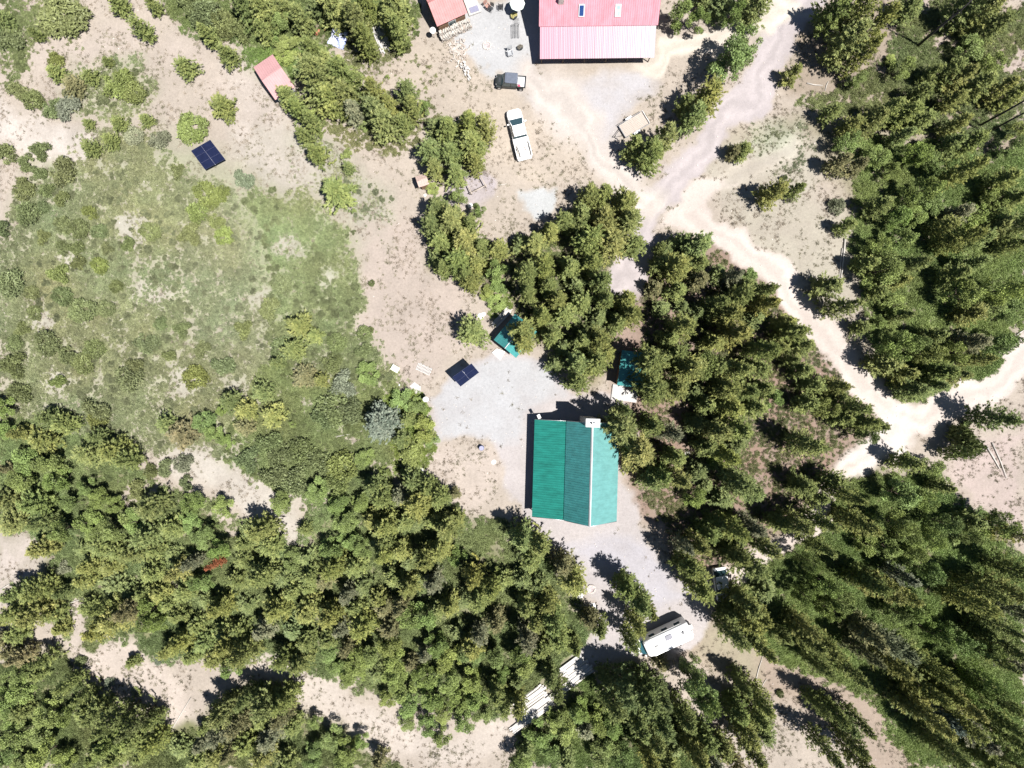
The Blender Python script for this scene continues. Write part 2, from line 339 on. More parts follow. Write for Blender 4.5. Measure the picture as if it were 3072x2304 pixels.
def conifer_mesh(seed, Rr=2.0, Hh=8.0, nb=120, m=None, power=.8, gap=.25, name='pine_crown', blade=.36, dens=1.0):
    rng = np.random.default_rng(seed); pos = []; dr = []; tone = []
    side = rng.uniform(.8, 1.15, 7)                   # a lopsided outline
    for i in range(nb):
        t = (i+.5)/nb; t = t**.95; z = .05*Hh+t*Hh*.93; a = i*2.39996+rng.uniform(-.6, .6)
        L = Rr*min(1, (1-t)**power+.05)*rng.choice([.6, .8, 1., 1.1, 1.25])*rng.uniform(.9, 1.1)*(1 if t > .12 else .6+3.3*t)*side[int(a/(2*PI)*7) % 7]
        if rng.random() < gap*.5: continue
        f = np.array([math.cos(a), math.sin(a), 0]); s = np.array([-f[1], f[0], 0]); rise = -.10+.8*t+rng.uniform(-.15, .3)
        k = max(3, int((2+L*4.4)*dens)); ss = (np.arange(k)+rng.uniform(.1, .9, k))/k*.85+.15; lat = rng.choice([-1, 1], k)*rng.uniform(.05, .30, k)*(L+.3)*(1.15-ss)
        base = np.array([0, 0, z]); c = base+f*(ss*L)[:, None]+s*lat[:, None]; c[:, 2] += rise*ss*L+.22*L*ss**2+rng.normal(size=k)*.04
        bt = rng.uniform(.8, 1.2)
        for p, q, l_ in zip(c, ss, lat):
            nn = 8; dd = f*(.6+.5*q)+s*np.sign(l_)*rng.uniform(.1, .8)+np.array([0, 0, .22+.3*t]); D = unit(dd+rng.normal(size=(nn, 3))*np.array([.5, .5, .3]))
            pos.append(p+rng.normal(size=(nn, 3))*.055); dr.append(D)
            tone.append(np.repeat([[bt*rng.uniform(.8, 1.2)]], nn, 0))
    pos = np.concatenate(pos); dr = np.concatenate(dr); tone = np.concatenate(tone); n = len(pos)
    tri = blades(pos, dr, rng.uniform(.6, 1.15, n)*blade, rng.uniform(.085, .15, n), rng)
    lc = tone*np.array([1, 1, 1])*rng.uniform(.85, 1.15, (n, 1)); lc[:, 0] *= 1+.2*(tone[:, 0]-1)
    return trimesh(name, tri, lc, m)
def blob_mesh(seed, name, blobs, per, leaf, m, up=.25):
    """blobs: list of (centre, radius); leaf faces spread over and inside each"""
    rng = np.random.default_rng(seed); P_, N_, T_ = [], [], []
    for c, r in blobs:
        k = int(per*r*r)+8; n = unit(rng.normal(size=(k, 3))+np.array([0, 0, up])); rr = r*rng.uniform(.55, 1.08, (k, 1))
        P_.append(np.array(c)+n*rr*np.array([1, 1, .85])); N_.append(n); T_.append(np.full((k, 1), rng.uniform(.75, 1.2)))
    p = np.concatenate(P_); nrm = np.concatenate(N_); tn = np.concatenate(T_); k = len(p)
    keep = p[:, 2] > .02; p, nrm, tn = p[keep], nrm[keep], tn[keep]; k = len(p)
    d = unit(nrm*.5+rng.normal(size=(k, 3))*.8+np.array([0, 0, .1]))
    tri = blades(p, d, rng.uniform(.6, 1.2, k)*leaf, rng.uniform(.45, .7, k)*leaf, rng)
    lc = tn*rng.uniform(.75, 1.25, (k, 1))*np.array([1, 1, 1]); return trimesh(name, tri, lc, m)
def broad_blobs(seed, Rr=2., Hh=6.):
    rng = np.random.default_rng(seed); o = []
    for i in range(24):
        t = rng.uniform(.25, .95); a = rng.uniform(0, 2*PI); q = Rr*math.sin(PI*min(1, (t*.85+.12)))**.7*rng.uniform(.3, 1.0)
        o.append(((q*math.cos(a), q*math.sin(a), t*Hh), rng.uniform(.3, .72)))
    return o
def shrub_blobs(seed, Rr=1., Hh=1.1, n=16):
    rng = np.random.default_rng(seed); o = []
    for i in range(n):
        a = rng.uniform(0, 2*PI); q = Rr*.78*math.sqrt(rng.random()); z = Hh*.62*(1-(q/Rr)**2)*rng.uniform(.55, 1.05)
        o.append(((q*math.cos(a), q*math.sin(a), z), rng.uniform(.2, .36)))
    return o
def leafset(m):
    return dict(
        pine=[conifer_mesh(100+i, nb=118+12*(i % 3), m=m, power=[.6, .8, .5, .9, .7, .55][i], gap=.1+.1*(i % 4)) for i in range(6)],
        spruce=[conifer_mesh(300, nb=240, Rr=2.6, Hh=7, m=m, power=.7, gap=0., name='spruce_crown', blade=.34)],
        broad=[blob_mesh(400+i, 'leafy_crown', broad_blobs(400+i), 520, .25, m) for i in range(4)],
        shrub=[blob_mesh(500+i, 'shrub_crown', shrub_blobs(500+i), 1500, .15, m) for i in range(5)])
SET = leafset(M_LEAF)
def trunk_mesh(seed, Hh=8., r=.13):
    rng = random.Random(seed); pts = [(rng.uniform(-.06, .06)*k, rng.uniform(-.06, .06)*k, Hh*k/5-.15) for k in range(6)]
    parts = [tubevf(pts, [r*(1-.17*k) for k in range(6)], 6)]
    for k in range(10):
        z = Hh*(.1+.08*k); a = k*2.4; L = 1.5*(1-z/Hh)
        parts.append(tubevf([(0, 0, z), (math.cos(a)*L, math.sin(a)*L, z+.25*L)], [.035, .01], 4))
    v, f = merge(parts); me = bpy.data.meshes.new('trunk'); me.from_pydata([tuple(q) for q in v], [], f); me.materials.append(M_BARK); return me
TRUNKS = [trunk_mesh(i) for i in range(3)]; TRUNKB = [trunk_mesh(9, 6., .11)]

# ------------------------------------------------------------------ plants read off the photograph, tile by tile
T = {}
T[0,0] = """30,130,170d 420,110,340w2.2 70,270,200w1.5 240,225,90p 770,30,170p3.5 1000,40,130p3 925,195,150p4.5 1350,235,150p4.5 1480,360,170p4.5 1210,440,170p3
1450,690,230p3.5 1250,830,240S1.6 365,390,120S1.2 370,480,150p2.5 480,560,190r2.5 590,500,130p2.2 760,540,220S1.7 870,600,170S1.4 700,400,80p1.6 110,600,150s1.5 210,650,150s1.5
340,700,150s1.4 450,700,200G1.3 575,800,90p1.5 770,800,130p2.2 950,780,105p2 720,915,140p2.5 590,965,150p2.2 870,880,150G1.2 1030,900,150G1.2 260,970,150s1.6 170,1050,120s1.2
30,1000,160s1.5 400,1110,200s1.8 250,1110,120s1.2 160,1220,150s1.4 300,1230,110s1.2 410,1290,130s1.4 170,1380,180s1.7 280,1340,90s1 25,1480,120w1.9 410,1450,130s1.3 510,1480,140s1.3
580,1380,110S1.2 280,1540,110s1.2 400,1610,100s1.2 490,1600,110s1.4 690,1610,90s1.2 1150,1110,110s1.1 1340,1260,200S1.3 1270,1375,150S1.3 1400,1430,120S1.1 1230,1510,180s1 820,1580,110s1
1580,1150,150G1 1330,90,220w2.6 1450,150,200w2.6 1560,190,180w2 1600,60,200d6 1220,40,200w2.4 1440,1260,120S1 1450,1530,140S1 640,1500,110s1 970,1500,150s.9"""
T[1,0] = """60,90,210p 190,60,200d 290,140,200p 420,60,200d 520,70,230p 650,150,210p8 715,280,180p8 720,50,200y 900,60,250p 880,170,200p 925,230,170p7 60,210,170p 160,150,160b
210,300,200B1.5 180,370,170B1.2 110,240,130b1.5 400,370,200p8 330,450,220d 480,440,240p 420,560,290p9 570,500,240p8 600,640,240p 490,660,240p 640,730,180g
210,640,170p 290,720,200p6 370,800,180p6 320,890,130p4 400,1000,200p5 770,610,180y6 770,730,200d6 840,820,220p6 860,680,180y 985,610,170d5 1010,720,190p6 1090,700,110b3 960,810,150p5
1170,830,190d 1250,850,220p 1380,830,240y7 1480,850,200y6 1130,980,210p 1260,1000,200p 1400,950,240y 1160,1090,200p 1290,1130,200p 1420,1060,160y 600,1090,100d2.5 530,1240,280p5.5 1150,1220,110B1
1180,1360,200d6 1310,1300,150b4 1140,1470,190d6 1270,1440,240p7 1390,1460,190p 1440,1370,120b4 1200,1570,200p 1340,1570,230y7 1460,1600,200p 1570,1620,170y 590,1000,90B1 60,20,160y 850,500,40b.5 700,800,120b1"""
T[2,0] = """1090,120,210b5 1210,150,170b5 1350,50,240d 1420,90,180b6 1570,30,250p 1240,10,170d 1440,460,320b8 1540,340,260b7 1280,660,250y7 1200,790,220p7 1120,690,150p 1000,900,230p7
880,1010,230p7 790,960,180p 1490,980,160p3.5 1430,990,110r3 500,1290,200p 600,1270,210p 710,1330,230y8 450,1400,200p 590,1430,240y8 750,1450,220p8 330,1450,170p 250,1500,190y
150,1570,230y 500,1570,230p8 650,1580,230y8 780,1600,190p 60,1580,170d 1090,1580,200p 1210,1550,240p8 1000,1620,150d 900,1600,100p4"""
T[3,0] = """400,90,240p 560,80,260y10 660,200,240y10 350,200,210p 490,300,260p9 610,380,230y8 430,430,200d 300,330,180d 130,470,190y4 50,530,120d3 570,520,160b3 790,390,100B1 860,450,180b4
900,60,220d 870,200,200d 1250,60,240p 1400,80,250y9 1150,90,180d 1570,60,220y9 1430,200,200p 1290,330,210b4 1440,340,190b3 1040,490,140p4 970,620,170p5 1150,480,180p 1120,600,180p 1230,510,200y
1350,560,200p 1180,660,170y 1480,600,220y 1570,640,200y 1290,680,180p 1400,660,180d 1430,430,170b4 290,770,140d3.5 400,740,150p4 520,830,170y5 500,920,190b4 660,800,210p6 750,740,190p6
870,750,200p6 850,900,200p 970,800,180p 700,900,160d 950,1010,190B5 1030,1040,150b 1080,840,150b 1150,950,220p6 1200,820,170y 1280,950,200p 1510,880,120b3 1560,960,180b4 1600,850,150B3
320,1110,190d4 450,1060,180r5 570,1080,190r5 680,1030,180b4 600,1210,180d4 720,1170,170y5 790,1110,150b 920,1090,150d 1230,1120,220y8 1380,1160,200p 1300,1260,220p 1500,1180,200y 1610,1100,160d
1450,1300,200b 1570,1300,200p 20,1250,210y6 170,1240,140p5 500,1470,150p4 450,1330,120G1.5 760,1270,190b5 700,1340,180p 880,1290,190b5 1000,1230,200b6 1050,1330,190b 820,1420,190b5 930,1410,180b
720,1450,180p 1200,1400,190g 1300,1400,200b 1110,1480,180y 700,1600,180B5 850,1560,190B5 980,1600,190y 1200,1560,200y8 1330,1560,190p 1450,1490,190p 1600,1480,200y8 1560,1600,190p 100,1150,60s1 1440,1410,180b"""
T[0,1] = """70,180,210w2 375,120,160S1.6 500,40,110s1.3 640,60,120S1.4 750,200,100s1.1 400,260,150s1.4 200,240,110s1.2 540,350,200s1.6 225,370,110s1.1 690,340,120s1.2 1045,440,100s1.1 140,480,110s1.2
300,560,180w1.9 440,640,150s1.6 80,700,200w1.9 100,560,130s1.4 365,810,110S1.3 840,800,200w1.9 870,700,130s1.4 600,600,150s1.2 1260,790,170S1.6 130,900,180w1.8 620,990,190w2 540,700,170s1.3 1090,640,100s1.1
1500,940,170d3.5 1600,1000,190y3.5 1590,1110,150r3 1180,1160,220r3.2 1080,1080,150d3 1330,1060,170b2.2 1390,1140,150b2.2 1460,1200,130b1.6 330,1050,170d4 430,1090,180p4 290,1190,210y4 140,1150,170y4
600,1270,220y5 740,1250,220y5 840,1320,180p5 650,1170,150d4 620,1060,140S1.6 30,980,160b3 30,1140,160b3 200,1320,240b4 330,1360,200b4 50,1380,120r3 400,1450,190b4 150,1450,200b4 250,1600,220p5 60,1570,180p
570,1500,150b3 650,1560,170b3 740,1610,140b3 480,1600,150b3 1080,1370,140s1.3 1190,1350,150G1.4 900,1510,150s1.4 1210,1470,110s1.4 970,1400,110s1.2 1000,1620,220d5 1250,1590,180b3.5 1450,1620,180b2.5 1610,1310,190w1.8
1440,700,170s1.3 1180,470,140s1.1 950,560,160s1.1 1320,610,140s1.1 1580,480,150s1.2 1440,1000,90b1.5"""
T[1,1] = """280,450,210p3.5 380,510,160p3 250,600,190p3 140,700,130d3 320,780,190r2.6 420,800,130y2.4 50,880,180d3 110,1030,200y3 560,830,210G1.6 740,760,170b1.6 500,980,230w2.2 620,1010,180w2 430,1060,170w2
830,1080,270k6 990,1060,130p3 940,1190,150d3.5 1090,1120,190B3 1010,1240,230B3 940,930,180b2.2 1050,970,150b2 1130,1190,140b2 1000,1350,200B2 690,610,130s1.2 700,500,110s1.2
1220,80,180p6 1300,50,200p7 1360,130,170p6 1430,60,170y 1180,20,160d 1400,180,150y5 1560,100,170b4 1400,490,250p6 1550,310,140B1.5 1500,240,130B1.3 1580,200,150b1.5
80,1200,180w2 300,1270,210w2.2 170,1300,200w2 400,1350,220w2 560,1370,230S2.2 250,1480,230w2.3 110,1420,200w2.2 540,1490,210S2.2 400,1520,200b2.5 700,1310,170b1.5 840,1400,110b1.3
780,1480,200d6 830,1560,180p6 1030,1450,190d5.5 1120,1500,170p6 1070,1600,230y7 1200,1560,170p6 1290,1540,100r2.5 950,1540,160g5 540,1600,200b3 680,1590,170b3 160,1590,200b3 740,480,50s.6 750,175,50s.8 240,1090,60b1 170,600,170s1.3 100,340,170s1.1 520,560,150s1.3 500,700,150s1.3 160,180,150s.9"""
T[2,1] = """100,120,200p8 210,80,200y8 380,80,200p 500,60,200p8 570,180,200p8 100,240,190p8 240,200,190p 300,290,200y8 420,190,180d 450,300,190p 600,300,190p8 730,290,190y8 200,400,210y8 330,390,190p
560,400,180d 760,390,180y8 680,430,180p 70,560,190y8 260,520,170p 330,600,200d 450,560,190p 560,550,190y8 430,700,220p8 540,690,210y8 280,700,170d 420,820,180p7 600,640,160y 60,480,220p8
910,40,170p 1060,80,220y8 1190,60,180p 1200,160,180r6 920,210,140r4 1060,230,180p 1330,110,190d 1420,140,170g7 1550,110,120b3 1490,200,170p 1620,50,140b 960,340,150d 1100,330,150d 1100,470,200p9 1010,540,170p
1200,370,180d 1310,320,180p9 1450,280,190p9 1380,400,190y9 1430,510,210y9 1300,560,180y 1570,400,180d 1620,310,190y9 1610,600,190p9 1050,640,190p 890,690,250p9 1140,730,210y9 890,840,230p9 1040,850,210y8 900,910,130p6 1220,700,190b8
1320,720,190p 1440,750,200p9 1590,730,180p 1360,850,230y9 1180,880,170d 1500,880,210p9 1250,960,190p 1380,980,220y9 1560,980,190p 1620,860,180p 700,1110,290p11 800,1270,290y10 890,1100,190p9 720,1000,150d8
1030,1150,190g8 1180,1080,180d 1300,1130,190p9 1430,1110,210p9 1450,1210,190d 1250,1230,190p 1380,1290,190y9 1050,1300,190p 970,1410,200p9 1060,1440,190y9 900,1450,190d7 1300,1340,120b3 1200,1390,170d 1180,1560,150B4
1450,1450,200p9 1530,1520,190p 1350,1570,180d 1250,1480,150d"""
T[3,1] = """720,90,260b6 620,60,180p 900,60,200p7 830,170,150y 1050,60,190y 1180,130,190p 1300,60,190p 1230,250,230B6 1360,180,190p 1500,230,240B7 1430,340,190b 1560,100,190d 1570,360,180b 1620,440,170b 980,220,180d
1050,340,180d 1110,390,190p 1290,370,190y 800,320,200b4 700,240,140p4 580,310,140y4 500,320,120d3.5 590,470,140p3.5 690,440,130b3 770,440,150b3.5 860,390,170p5 380,200,210p6 800,620,240B7 900,560,200b6
720,710,200p6 1000,640,220B7 1050,520,180p 1280,560,200g6 1180,620,180B6 1310,690,180p 1450,600,210b6 1530,560,150b5 1100,750,200p7 860,760,190y 920,880,200p6 1060,880,200p6 1200,800,200p7 1310,770,180d 1390,740,180y6
1170,890,170y6 1250,1230,270S5.5 1440,1050,230d8 1600,1080,220p9 1290,1090,60s1 20,180,170p8 60,350,200y 200,450,210p8 340,430,200p8 250,560,200p 100,430,180y 50,600,190y 140,680,150p 210,740,190p 310,650,170d
370,750,180p8 280,840,180p 490,790,160y7 30,920,150b4 590,920,180p8 240,960,180p 350,1000,190B7 430,900,170p 610,1060,200p8 690,1110,160p7 460,1050,180p 510,1180,210y9 650,1220,150b6 230,1220,210y9 340,1270,170y8 110,1240,160d
60,1400,190d 890,1340,180p6 1050,1370,170B4 700,1440,210p8 850,1540,240b6 990,1580,200B6 620,1560,180p 1110,1490,160p 1190,1550,180p 1310,1600,180p 1450,1570,170p8 410,1450,190p 480,1540,200y9 210,1480,190p 320,1560,190p 110,1560,190d 30,1500,170y"""
T[0,2] = """100,60,190p 300,60,200p5 440,110,210b5 590,60,190b 640,140,180b 750,100,200b5 890,60,190b 980,140,200p6 1120,100,190p 1240,60,170b 1310,170,170b 1370,120,120b3 1440,240,170b5 290,230,200y4.5 560,240,180d
680,220,190p 790,250,180p 900,240,190p6 1020,240,180p 1130,270,170d 600,340,180y5 730,340,170y 1150,380,190y6 1000,390,190p 1400,330,90R5 1260,320,120g5 410,370,110G1.2 560,430,160y4 750,480,200d 850,510,190d 690,600,200p6
590,610,150p 780,680,210y6 870,620,180r6 650,750,190y5 950,520,180p 1050,520,180y 1110,590,170p 1000,620,190B5 1010,710,180B5 1160,660,180p 1200,510,170p 1310,450,150b4 1340,570,170d 1430,610,190y6 1280,730,180p 1550,430,180p
1600,300,190p 1580,200,170p 1620,110,170d 1600,600,180d 1460,760,180p 1200,820,210y6 1340,840,200p 1480,850,190y6 1110,880,150y4 1250,930,180p 1400,940,180y 1600,900,200y7 1500,1000,160b3 1560,760,170p
140,510,180p5 280,490,190p6 430,510,120d4 150,620,190y6 260,640,190y6 360,660,170p 50,680,170y6 400,750,150y 120,780,180p 20,830,150r 300,950,170p5 150,920,190r5 250,1050,170p 120,1040,160b4 80,900,150r
160,1150,180B4 60,1220,190b4 150,1280,170p 80,1340,180b 340,1300,180B4 460,1310,150b4 300,1430,180b3 120,1440,200b4 50,1560,190b4 300,1560,220B4 420,1600,180B4 160,1610,190b
470,1100,140p5 560,1180,160p5 640,1290,190p6 780,1330,230d9 900,1350,200d8 560,1290,160p 1010,1340,120p5 750,1460,200p7 860,1490,180p 620,1580,190p 750,1590,180p 930,1570,180p 1010,1470,180y5 1180,1520,180d 1300,1590,180p
1480,1280,220p7 1380,1330,150p6 1560,1360,170r6 1450,1410,170g6 1620,1180,160d6 1400,1570,180y 1600,1500,190p 860,970,120p2 520,970,80s.9 1030,960,80G.6 710,1110,80G.6 880,1170,80G.6 1330,1470,150g5 1500,1540,170r5"""
T[1,2] = """60,100,200p6 100,210,190p 50,400,190y6 320,110,110p2.6 600,60,200b4 620,180,190b 500,230,180b4 690,230,170b4 760,50,190y 850,80,220y7 970,60,180p 780,180,170d 840,200,170p 1060,60,180d 1150,50,170p 1250,100,200y7
1310,40,160y 330,300,190d 240,300,170b 200,420,190d 370,400,190p 520,340,190y6 450,430,170r 650,340,190p 830,280,200y7 940,240,180y 1000,330,200d 1110,300,190y7 1200,220,190y7 1300,280,150b3 1420,400,200y8 1540,470,210y8
1450,540,190p7 1610,430,180p 1350,560,160d 700,480,180d 600,530,150g5 900,420,190p 1000,460,190y6 1060,400,160d 1150,450,180g6 350,480,180p 250,510,180p 330,620,200y6 150,620,200y6 500,650,190y6 650,610,180p 830,620,170r
940,600,180r6 800,560,160y 1190,620,190p 1100,680,200b5 1000,660,180B5 700,720,200y6 880,740,180r5 1260,600,180y6 1310,770,170d 1450,780,150g5 1560,700,180r6 1400,850,190y6 60,750,180g5 250,760,200d 340,830,180p 200,930,190p6
290,960,190y6 480,820,180p 560,740,160g5 480,910,170b 590,870,120r4 650,950,180b4 760,920,180b4 870,840,180B5 780,1040,170d 900,960,180b4 1010,970,150r3 900,1070,190B4 1180,850,180b4 1100,910,130g4 1250,950,190B4 1400,910,190b4
1560,930,180b4 520,1010,150b2.5 620,1060,180b3 950,1150,190B3.5 1100,1050,190b4 1250,1080,190B4 1400,1080,190b4 850,1200,150B2.5 1000,1240,180b3.5 1150,1200,190b3.5 1300,1230,190b3.5 1420,1200,180b4 980,1350,160b2.5 1100,1380,180b3
1200,1300,180B3 1350,1350,180b3.5 1200,1450,150b3 1470,1290,160b3 1560,1150,170p6 1610,1230,160p6 80,1220,220d7 200,1200,200p6 180,1290,170r6 50,1330,180p 100,1450,190g5 60,1550,190y5 390,1350,110b2.5 250,1370,160p
500,1450,200b3 610,1530,180b3.5 690,1470,130b3 380,1520,170b3 370,1610,160b3 800,1600,140r4 560,1630,170b 200,1620,180p 1600,1060,130b3"""
T[2,2] = """60,150,200p8 180,200,210y8 130,290,190p 330,330,190r7 400,430,200y7 80,420,190d 160,470,180d 100,580,190y8 220,560,180y7 270,690,210p8 150,680,190y8 300,800,190p 100,790,190g7 410,860,130p5 380,870,80B2 60,900,180b5 190,860,180p
80,970,180B5 250,1050,160d6 290,1130,140p6 40,1090,150d 40,1230,150y6 740,480,190p8 800,560,210p9 870,600,150y8 800,700,170y8 760,810,150p7 560,740,170p6 500,680,140r5 600,1060,160d6 720,1100,230d9 850,1140,230d9 640,1200,200d9 800,1300,220d9
950,1150,200d9 950,1300,210d9 1110,1300,200d8 1150,990,170b7 1190,1080,220b9 1210,1170,210b10 960,970,130r4 1130,320,210p9 1210,470,210y8 1100,200,160g8 1200,210,190y9 1260,120,190p 1310,60,180p 1420,80,190y9 1410,260,200p9
1500,330,190p9 1540,90,170g8 1610,200,190p9 1450,190,170d 1480,560,210p9 1400,640,190p 1500,690,190y9 1410,760,180p9 1530,770,180p 1570,640,170y9 1600,860,180y9 1630,500,170d 1470,1090,170p7 1590,1180,190y8 1440,1250,190p
1590,1310,190p 1500,1390,190y8 1530,1510,190p9 1350,1500,190p 1240,1450,180p 1170,1530,190y8 1050,1500,190d 920,1450,190p8 880,1560,190y8 1000,1600,190p 1300,1620,180g8 1450,1600,180r8 1630,1430,180d
420,1290,150b3 300,1320,190b3 440,1260,180b4 560,1340,190B4 480,1400,150g3 640,1480,190b4 350,1410,190B3.5 160,1430,180b4 100,1520,170d 250,1520,180b3.5 560,1560,190b4 700,1560,190b5 350,1600,170d 60,1610,190b4 630,1380,170b4"""
T[3,2] = """60,60,190p 160,60,190y9 300,50,210p9 550,60,190y9 700,120,180d 650,60,180b 800,60,200B7 950,60,190b 1100,60,190b7 760,220,190b5 620,200,180b 900,250,190b6 850,150,180B6 1000,150,200B7 1150,150,180b 1300,60,190p 1450,60,200b7
1330,220,200d 1460,290,200d 1250,320,170d 1570,370,190p9 1250,150,180b6 1560,150,190y8 300,210,170p9 260,310,140b8 400,270,180d 520,350,190d 620,430,190p9 350,450,190b7 440,540,190b7 380,610,170b6 560,560,190y9 700,480,200y10
790,490,180y9 300,560,150p 210,520,150b6 50,550,180d 120,680,190p9 60,640,170d 200,720,190y9 90,790,180p 240,800,210y9 340,840,190y9 410,910,180d 300,960,170p8 200,920,170d 450,830,180b7 510,770,180d 620,770,190r9 700,810,180g8
600,900,190r9 760,940,190y10 680,1000,190y9 500,1000,190p9 550,700,170d 420,700,170d 800,860,170g8 900,900,180p 880,1000,190p 950,1050,170d 850,1110,190d 1000,1130,190y9 700,1080,180d 650,1150,160d 980,1260,210y10 880,1230,190p 800,1180,180d
1100,1120,190y9 1090,1310,160k8 850,400,190g7 1000,370,190b7 1080,450,190b7 900,520,180b 950,620,200b7 1090,660,190b6 820,640,170b5 1140,540,180b7 1200,620,180d 1250,700,190d 1360,750,190p 1260,560,190y9 1350,480,190y9 1410,600,210p10
1500,500,190y9 1540,620,190g8 1450,720,190p9 1610,560,180d 1500,850,190p9 1350,850,190b7 1250,830,180b7 1150,780,180b6 1050,780,170b6 1400,920,190p9 1120,900,190b7 1230,1000,200b8 1050,1000,190y9 1330,1060,190b8 1300,1140,190b7
1410,1010,180p9 1560,970,180g8 1550,1090,190p9 1200,1190,190y9 1450,1170,190p9 1620,850,180d 1620,1180,180d 1330,1260,190p9 1210,1330,190y9 1450,1300,190p9 1000,1420,180d 1110,1490,190p9 1300,1410,190g8 1500,1410,190p9 1560,1510,190b7
1360,1550,190p 1200,1570,190p9 1060,1590,180d 1450,1610,190B7 1610,1620,190p 300,1220,140p7 400,1260,160p8 460,1330,180p8 560,1330,150p8 350,1370,180d 510,1430,190p9 620,1450,190p9 700,1550,190y9 790,1620,170y9 150,1360,190d 80,1430,190d
250,1460,190p9 360,1510,190p9 150,1550,190d 250,1610,190p9 460,1600,190p9 570,1590,190y9 30,1260,170y8 80,1180,60s1"""
TONE = dict(p=(.212,.248,.084), d=(.178,.216,.080), y=(.245,.262,.084), r=(.215,.208,.100), g=(.215,.225,.135), b=(.192,.252,.078), B=(.232,.282,.082),
            k=(.225,.270,.205), s=(.190,.220,.095), S=(.215,.250,.085), G=(.225,.250,.170), w=(.170,.202,.088), R=(.36,.14,.07))
WORD = dict(p='olive green pine', d='dark green pine', y='yellowish green pine', r='brown tinged pine', g='greyish bare pine', b='leafy green tree', B='bright leafy tree',
            k='pale blue spruce', s='rounded green shrub', S='bright yellow green shrub', G='silvery grey green shrub', w='broad dense green bush', R='rust red dead pine')
NAME = dict(b='leafy_tree', B='leafy_tree', k='blue_spruce', s='shrub', S='shrub', G='shrub', w='shrub')
plants = []
HF = {0: .62, 1: .8, 2: 1.0}
for (tx, ty), txt in T.items():
    for m in re.finditer(r'(\d+),(\d+),(\d+)([a-zA-Z])([\d.]*)', txt):
        x, y, w = int(m[1]), int(m[2]), int(m[3]); k = m[4]
        u = tx*768+x/2.16; v = ty*768+y/2.16; wm = w/2.16/22.58
        h = float(m[5])*1.25 if m[5] else None
        if h is None:
            h = (wm*1.35+1.6)*(1.0 if tx == 3 else 1.1 if tx == 2 else .95 if tx == 1 else .8)*(.78 if ty == 2 and tx < 2 else 1)
            if k == 'd': h *= .62
            if k in 'bB': h *= .72
        wm *= .94 if tx == 3 else 1
        if tx == 3 and ((k == 'd' and w < 215 and (x*7+y*3) % 10 < 5) or (k in 'pyb' and (x*3+y*11) % 13 < 3)): continue
        plants.append([u, v, wm, h*random.uniform(.92, 1.08), k])
for p in plants:
    if p[4] in 'sSGw' or p[0] < 1900: continue
    for f, hw in ((ROADS[5], 46), (ROADS[0], 44), (ROADS[6], 40)):
        need = hw+p[2]*22.58*.42; best = None
        for (ax, ay), (bx, by) in zip(f[1][:-1], f[1][1:]):
            ax, ay, bx, by = ax*K, ay*K, bx*K, by*K; vx, vy = bx-ax, by-ay; t = min(1, max(0, ((p[0]-ax)*vx+(p[1]-ay)*vy)/(vx*vx+vy*vy)))
            qx, qy = ax+t*vx, ay+t*vy; d = math.hypot(p[0]-qx, p[1]-qy)
            if best is None or d < best[0]: best = (d, qx, qy)
        d, qx, qy = best
        if 1 < d < need: p[0] = qx+(p[0]-qx)/d*need; p[1] = qy+(p[1]-qy)/d*need
# spread the trunk positions: the list gives the middle of what shows of each crown
MARKS = [('green cabin', 1240, 1010), ('red house', 1290, 60), ('white motorhome', 1437, 1372), ('white pickup', 1118, 290), ('pink roofed shed', 594, 172),
 ('small red cabin', 965, 25), ('left solar array', 449, 334), ('middle solar array', 1005, 805), ('green hut', 1105, 715), ('teal shed', 1365, 795), ('lumber stacks', 1195, 1490),
 ('utility vehicle', 1102, 172), ('flatbed trailer', 1370, 278), ('road fork', 1940, 900), ('blue spruce', 835, 910), ('half hidden car', 1558, 1265), ('top left corner', 0, 0), ('top right corner', 2212, 0),
 ('bottom left corner', 0, 1659), ('bottom right corner', 2212, 1659), ('square timber frame', 1027, 395), ('lower left clearing', 280, 1440), ('right clearing log', 1822, 560), ('crossed logs', 2150, 990),
 ('lower right track', 1850, 1550), ('left edge middle', 0, 830), ('right edge middle', 2212, 830), ('bottom edge middle', 1106, 1659), ('bare trunks', 2150, 280), ('outhouse', 912, 391),
 ('white barrel cactus', -9999, -9999)][:-1]
DIRS = ['right of', 'above and right of', 'above', 'above and left of', 'left of', 'below and left of', 'below', 'below and right of']
ORD = ['nearest', 'second', 'third', 'fourth', 'fifth', 'sixth', 'seventh', 'eighth', 'ninth', 'tenth', 'eleventh', 'twelfth']+[f'{n}th' for n in range(13, 60)]
def family(k): return 'pine' if k in 'pdyrgR' else 'leafy tree' if k in 'bB' else 'spruce' if k == 'k' else 'shrub'
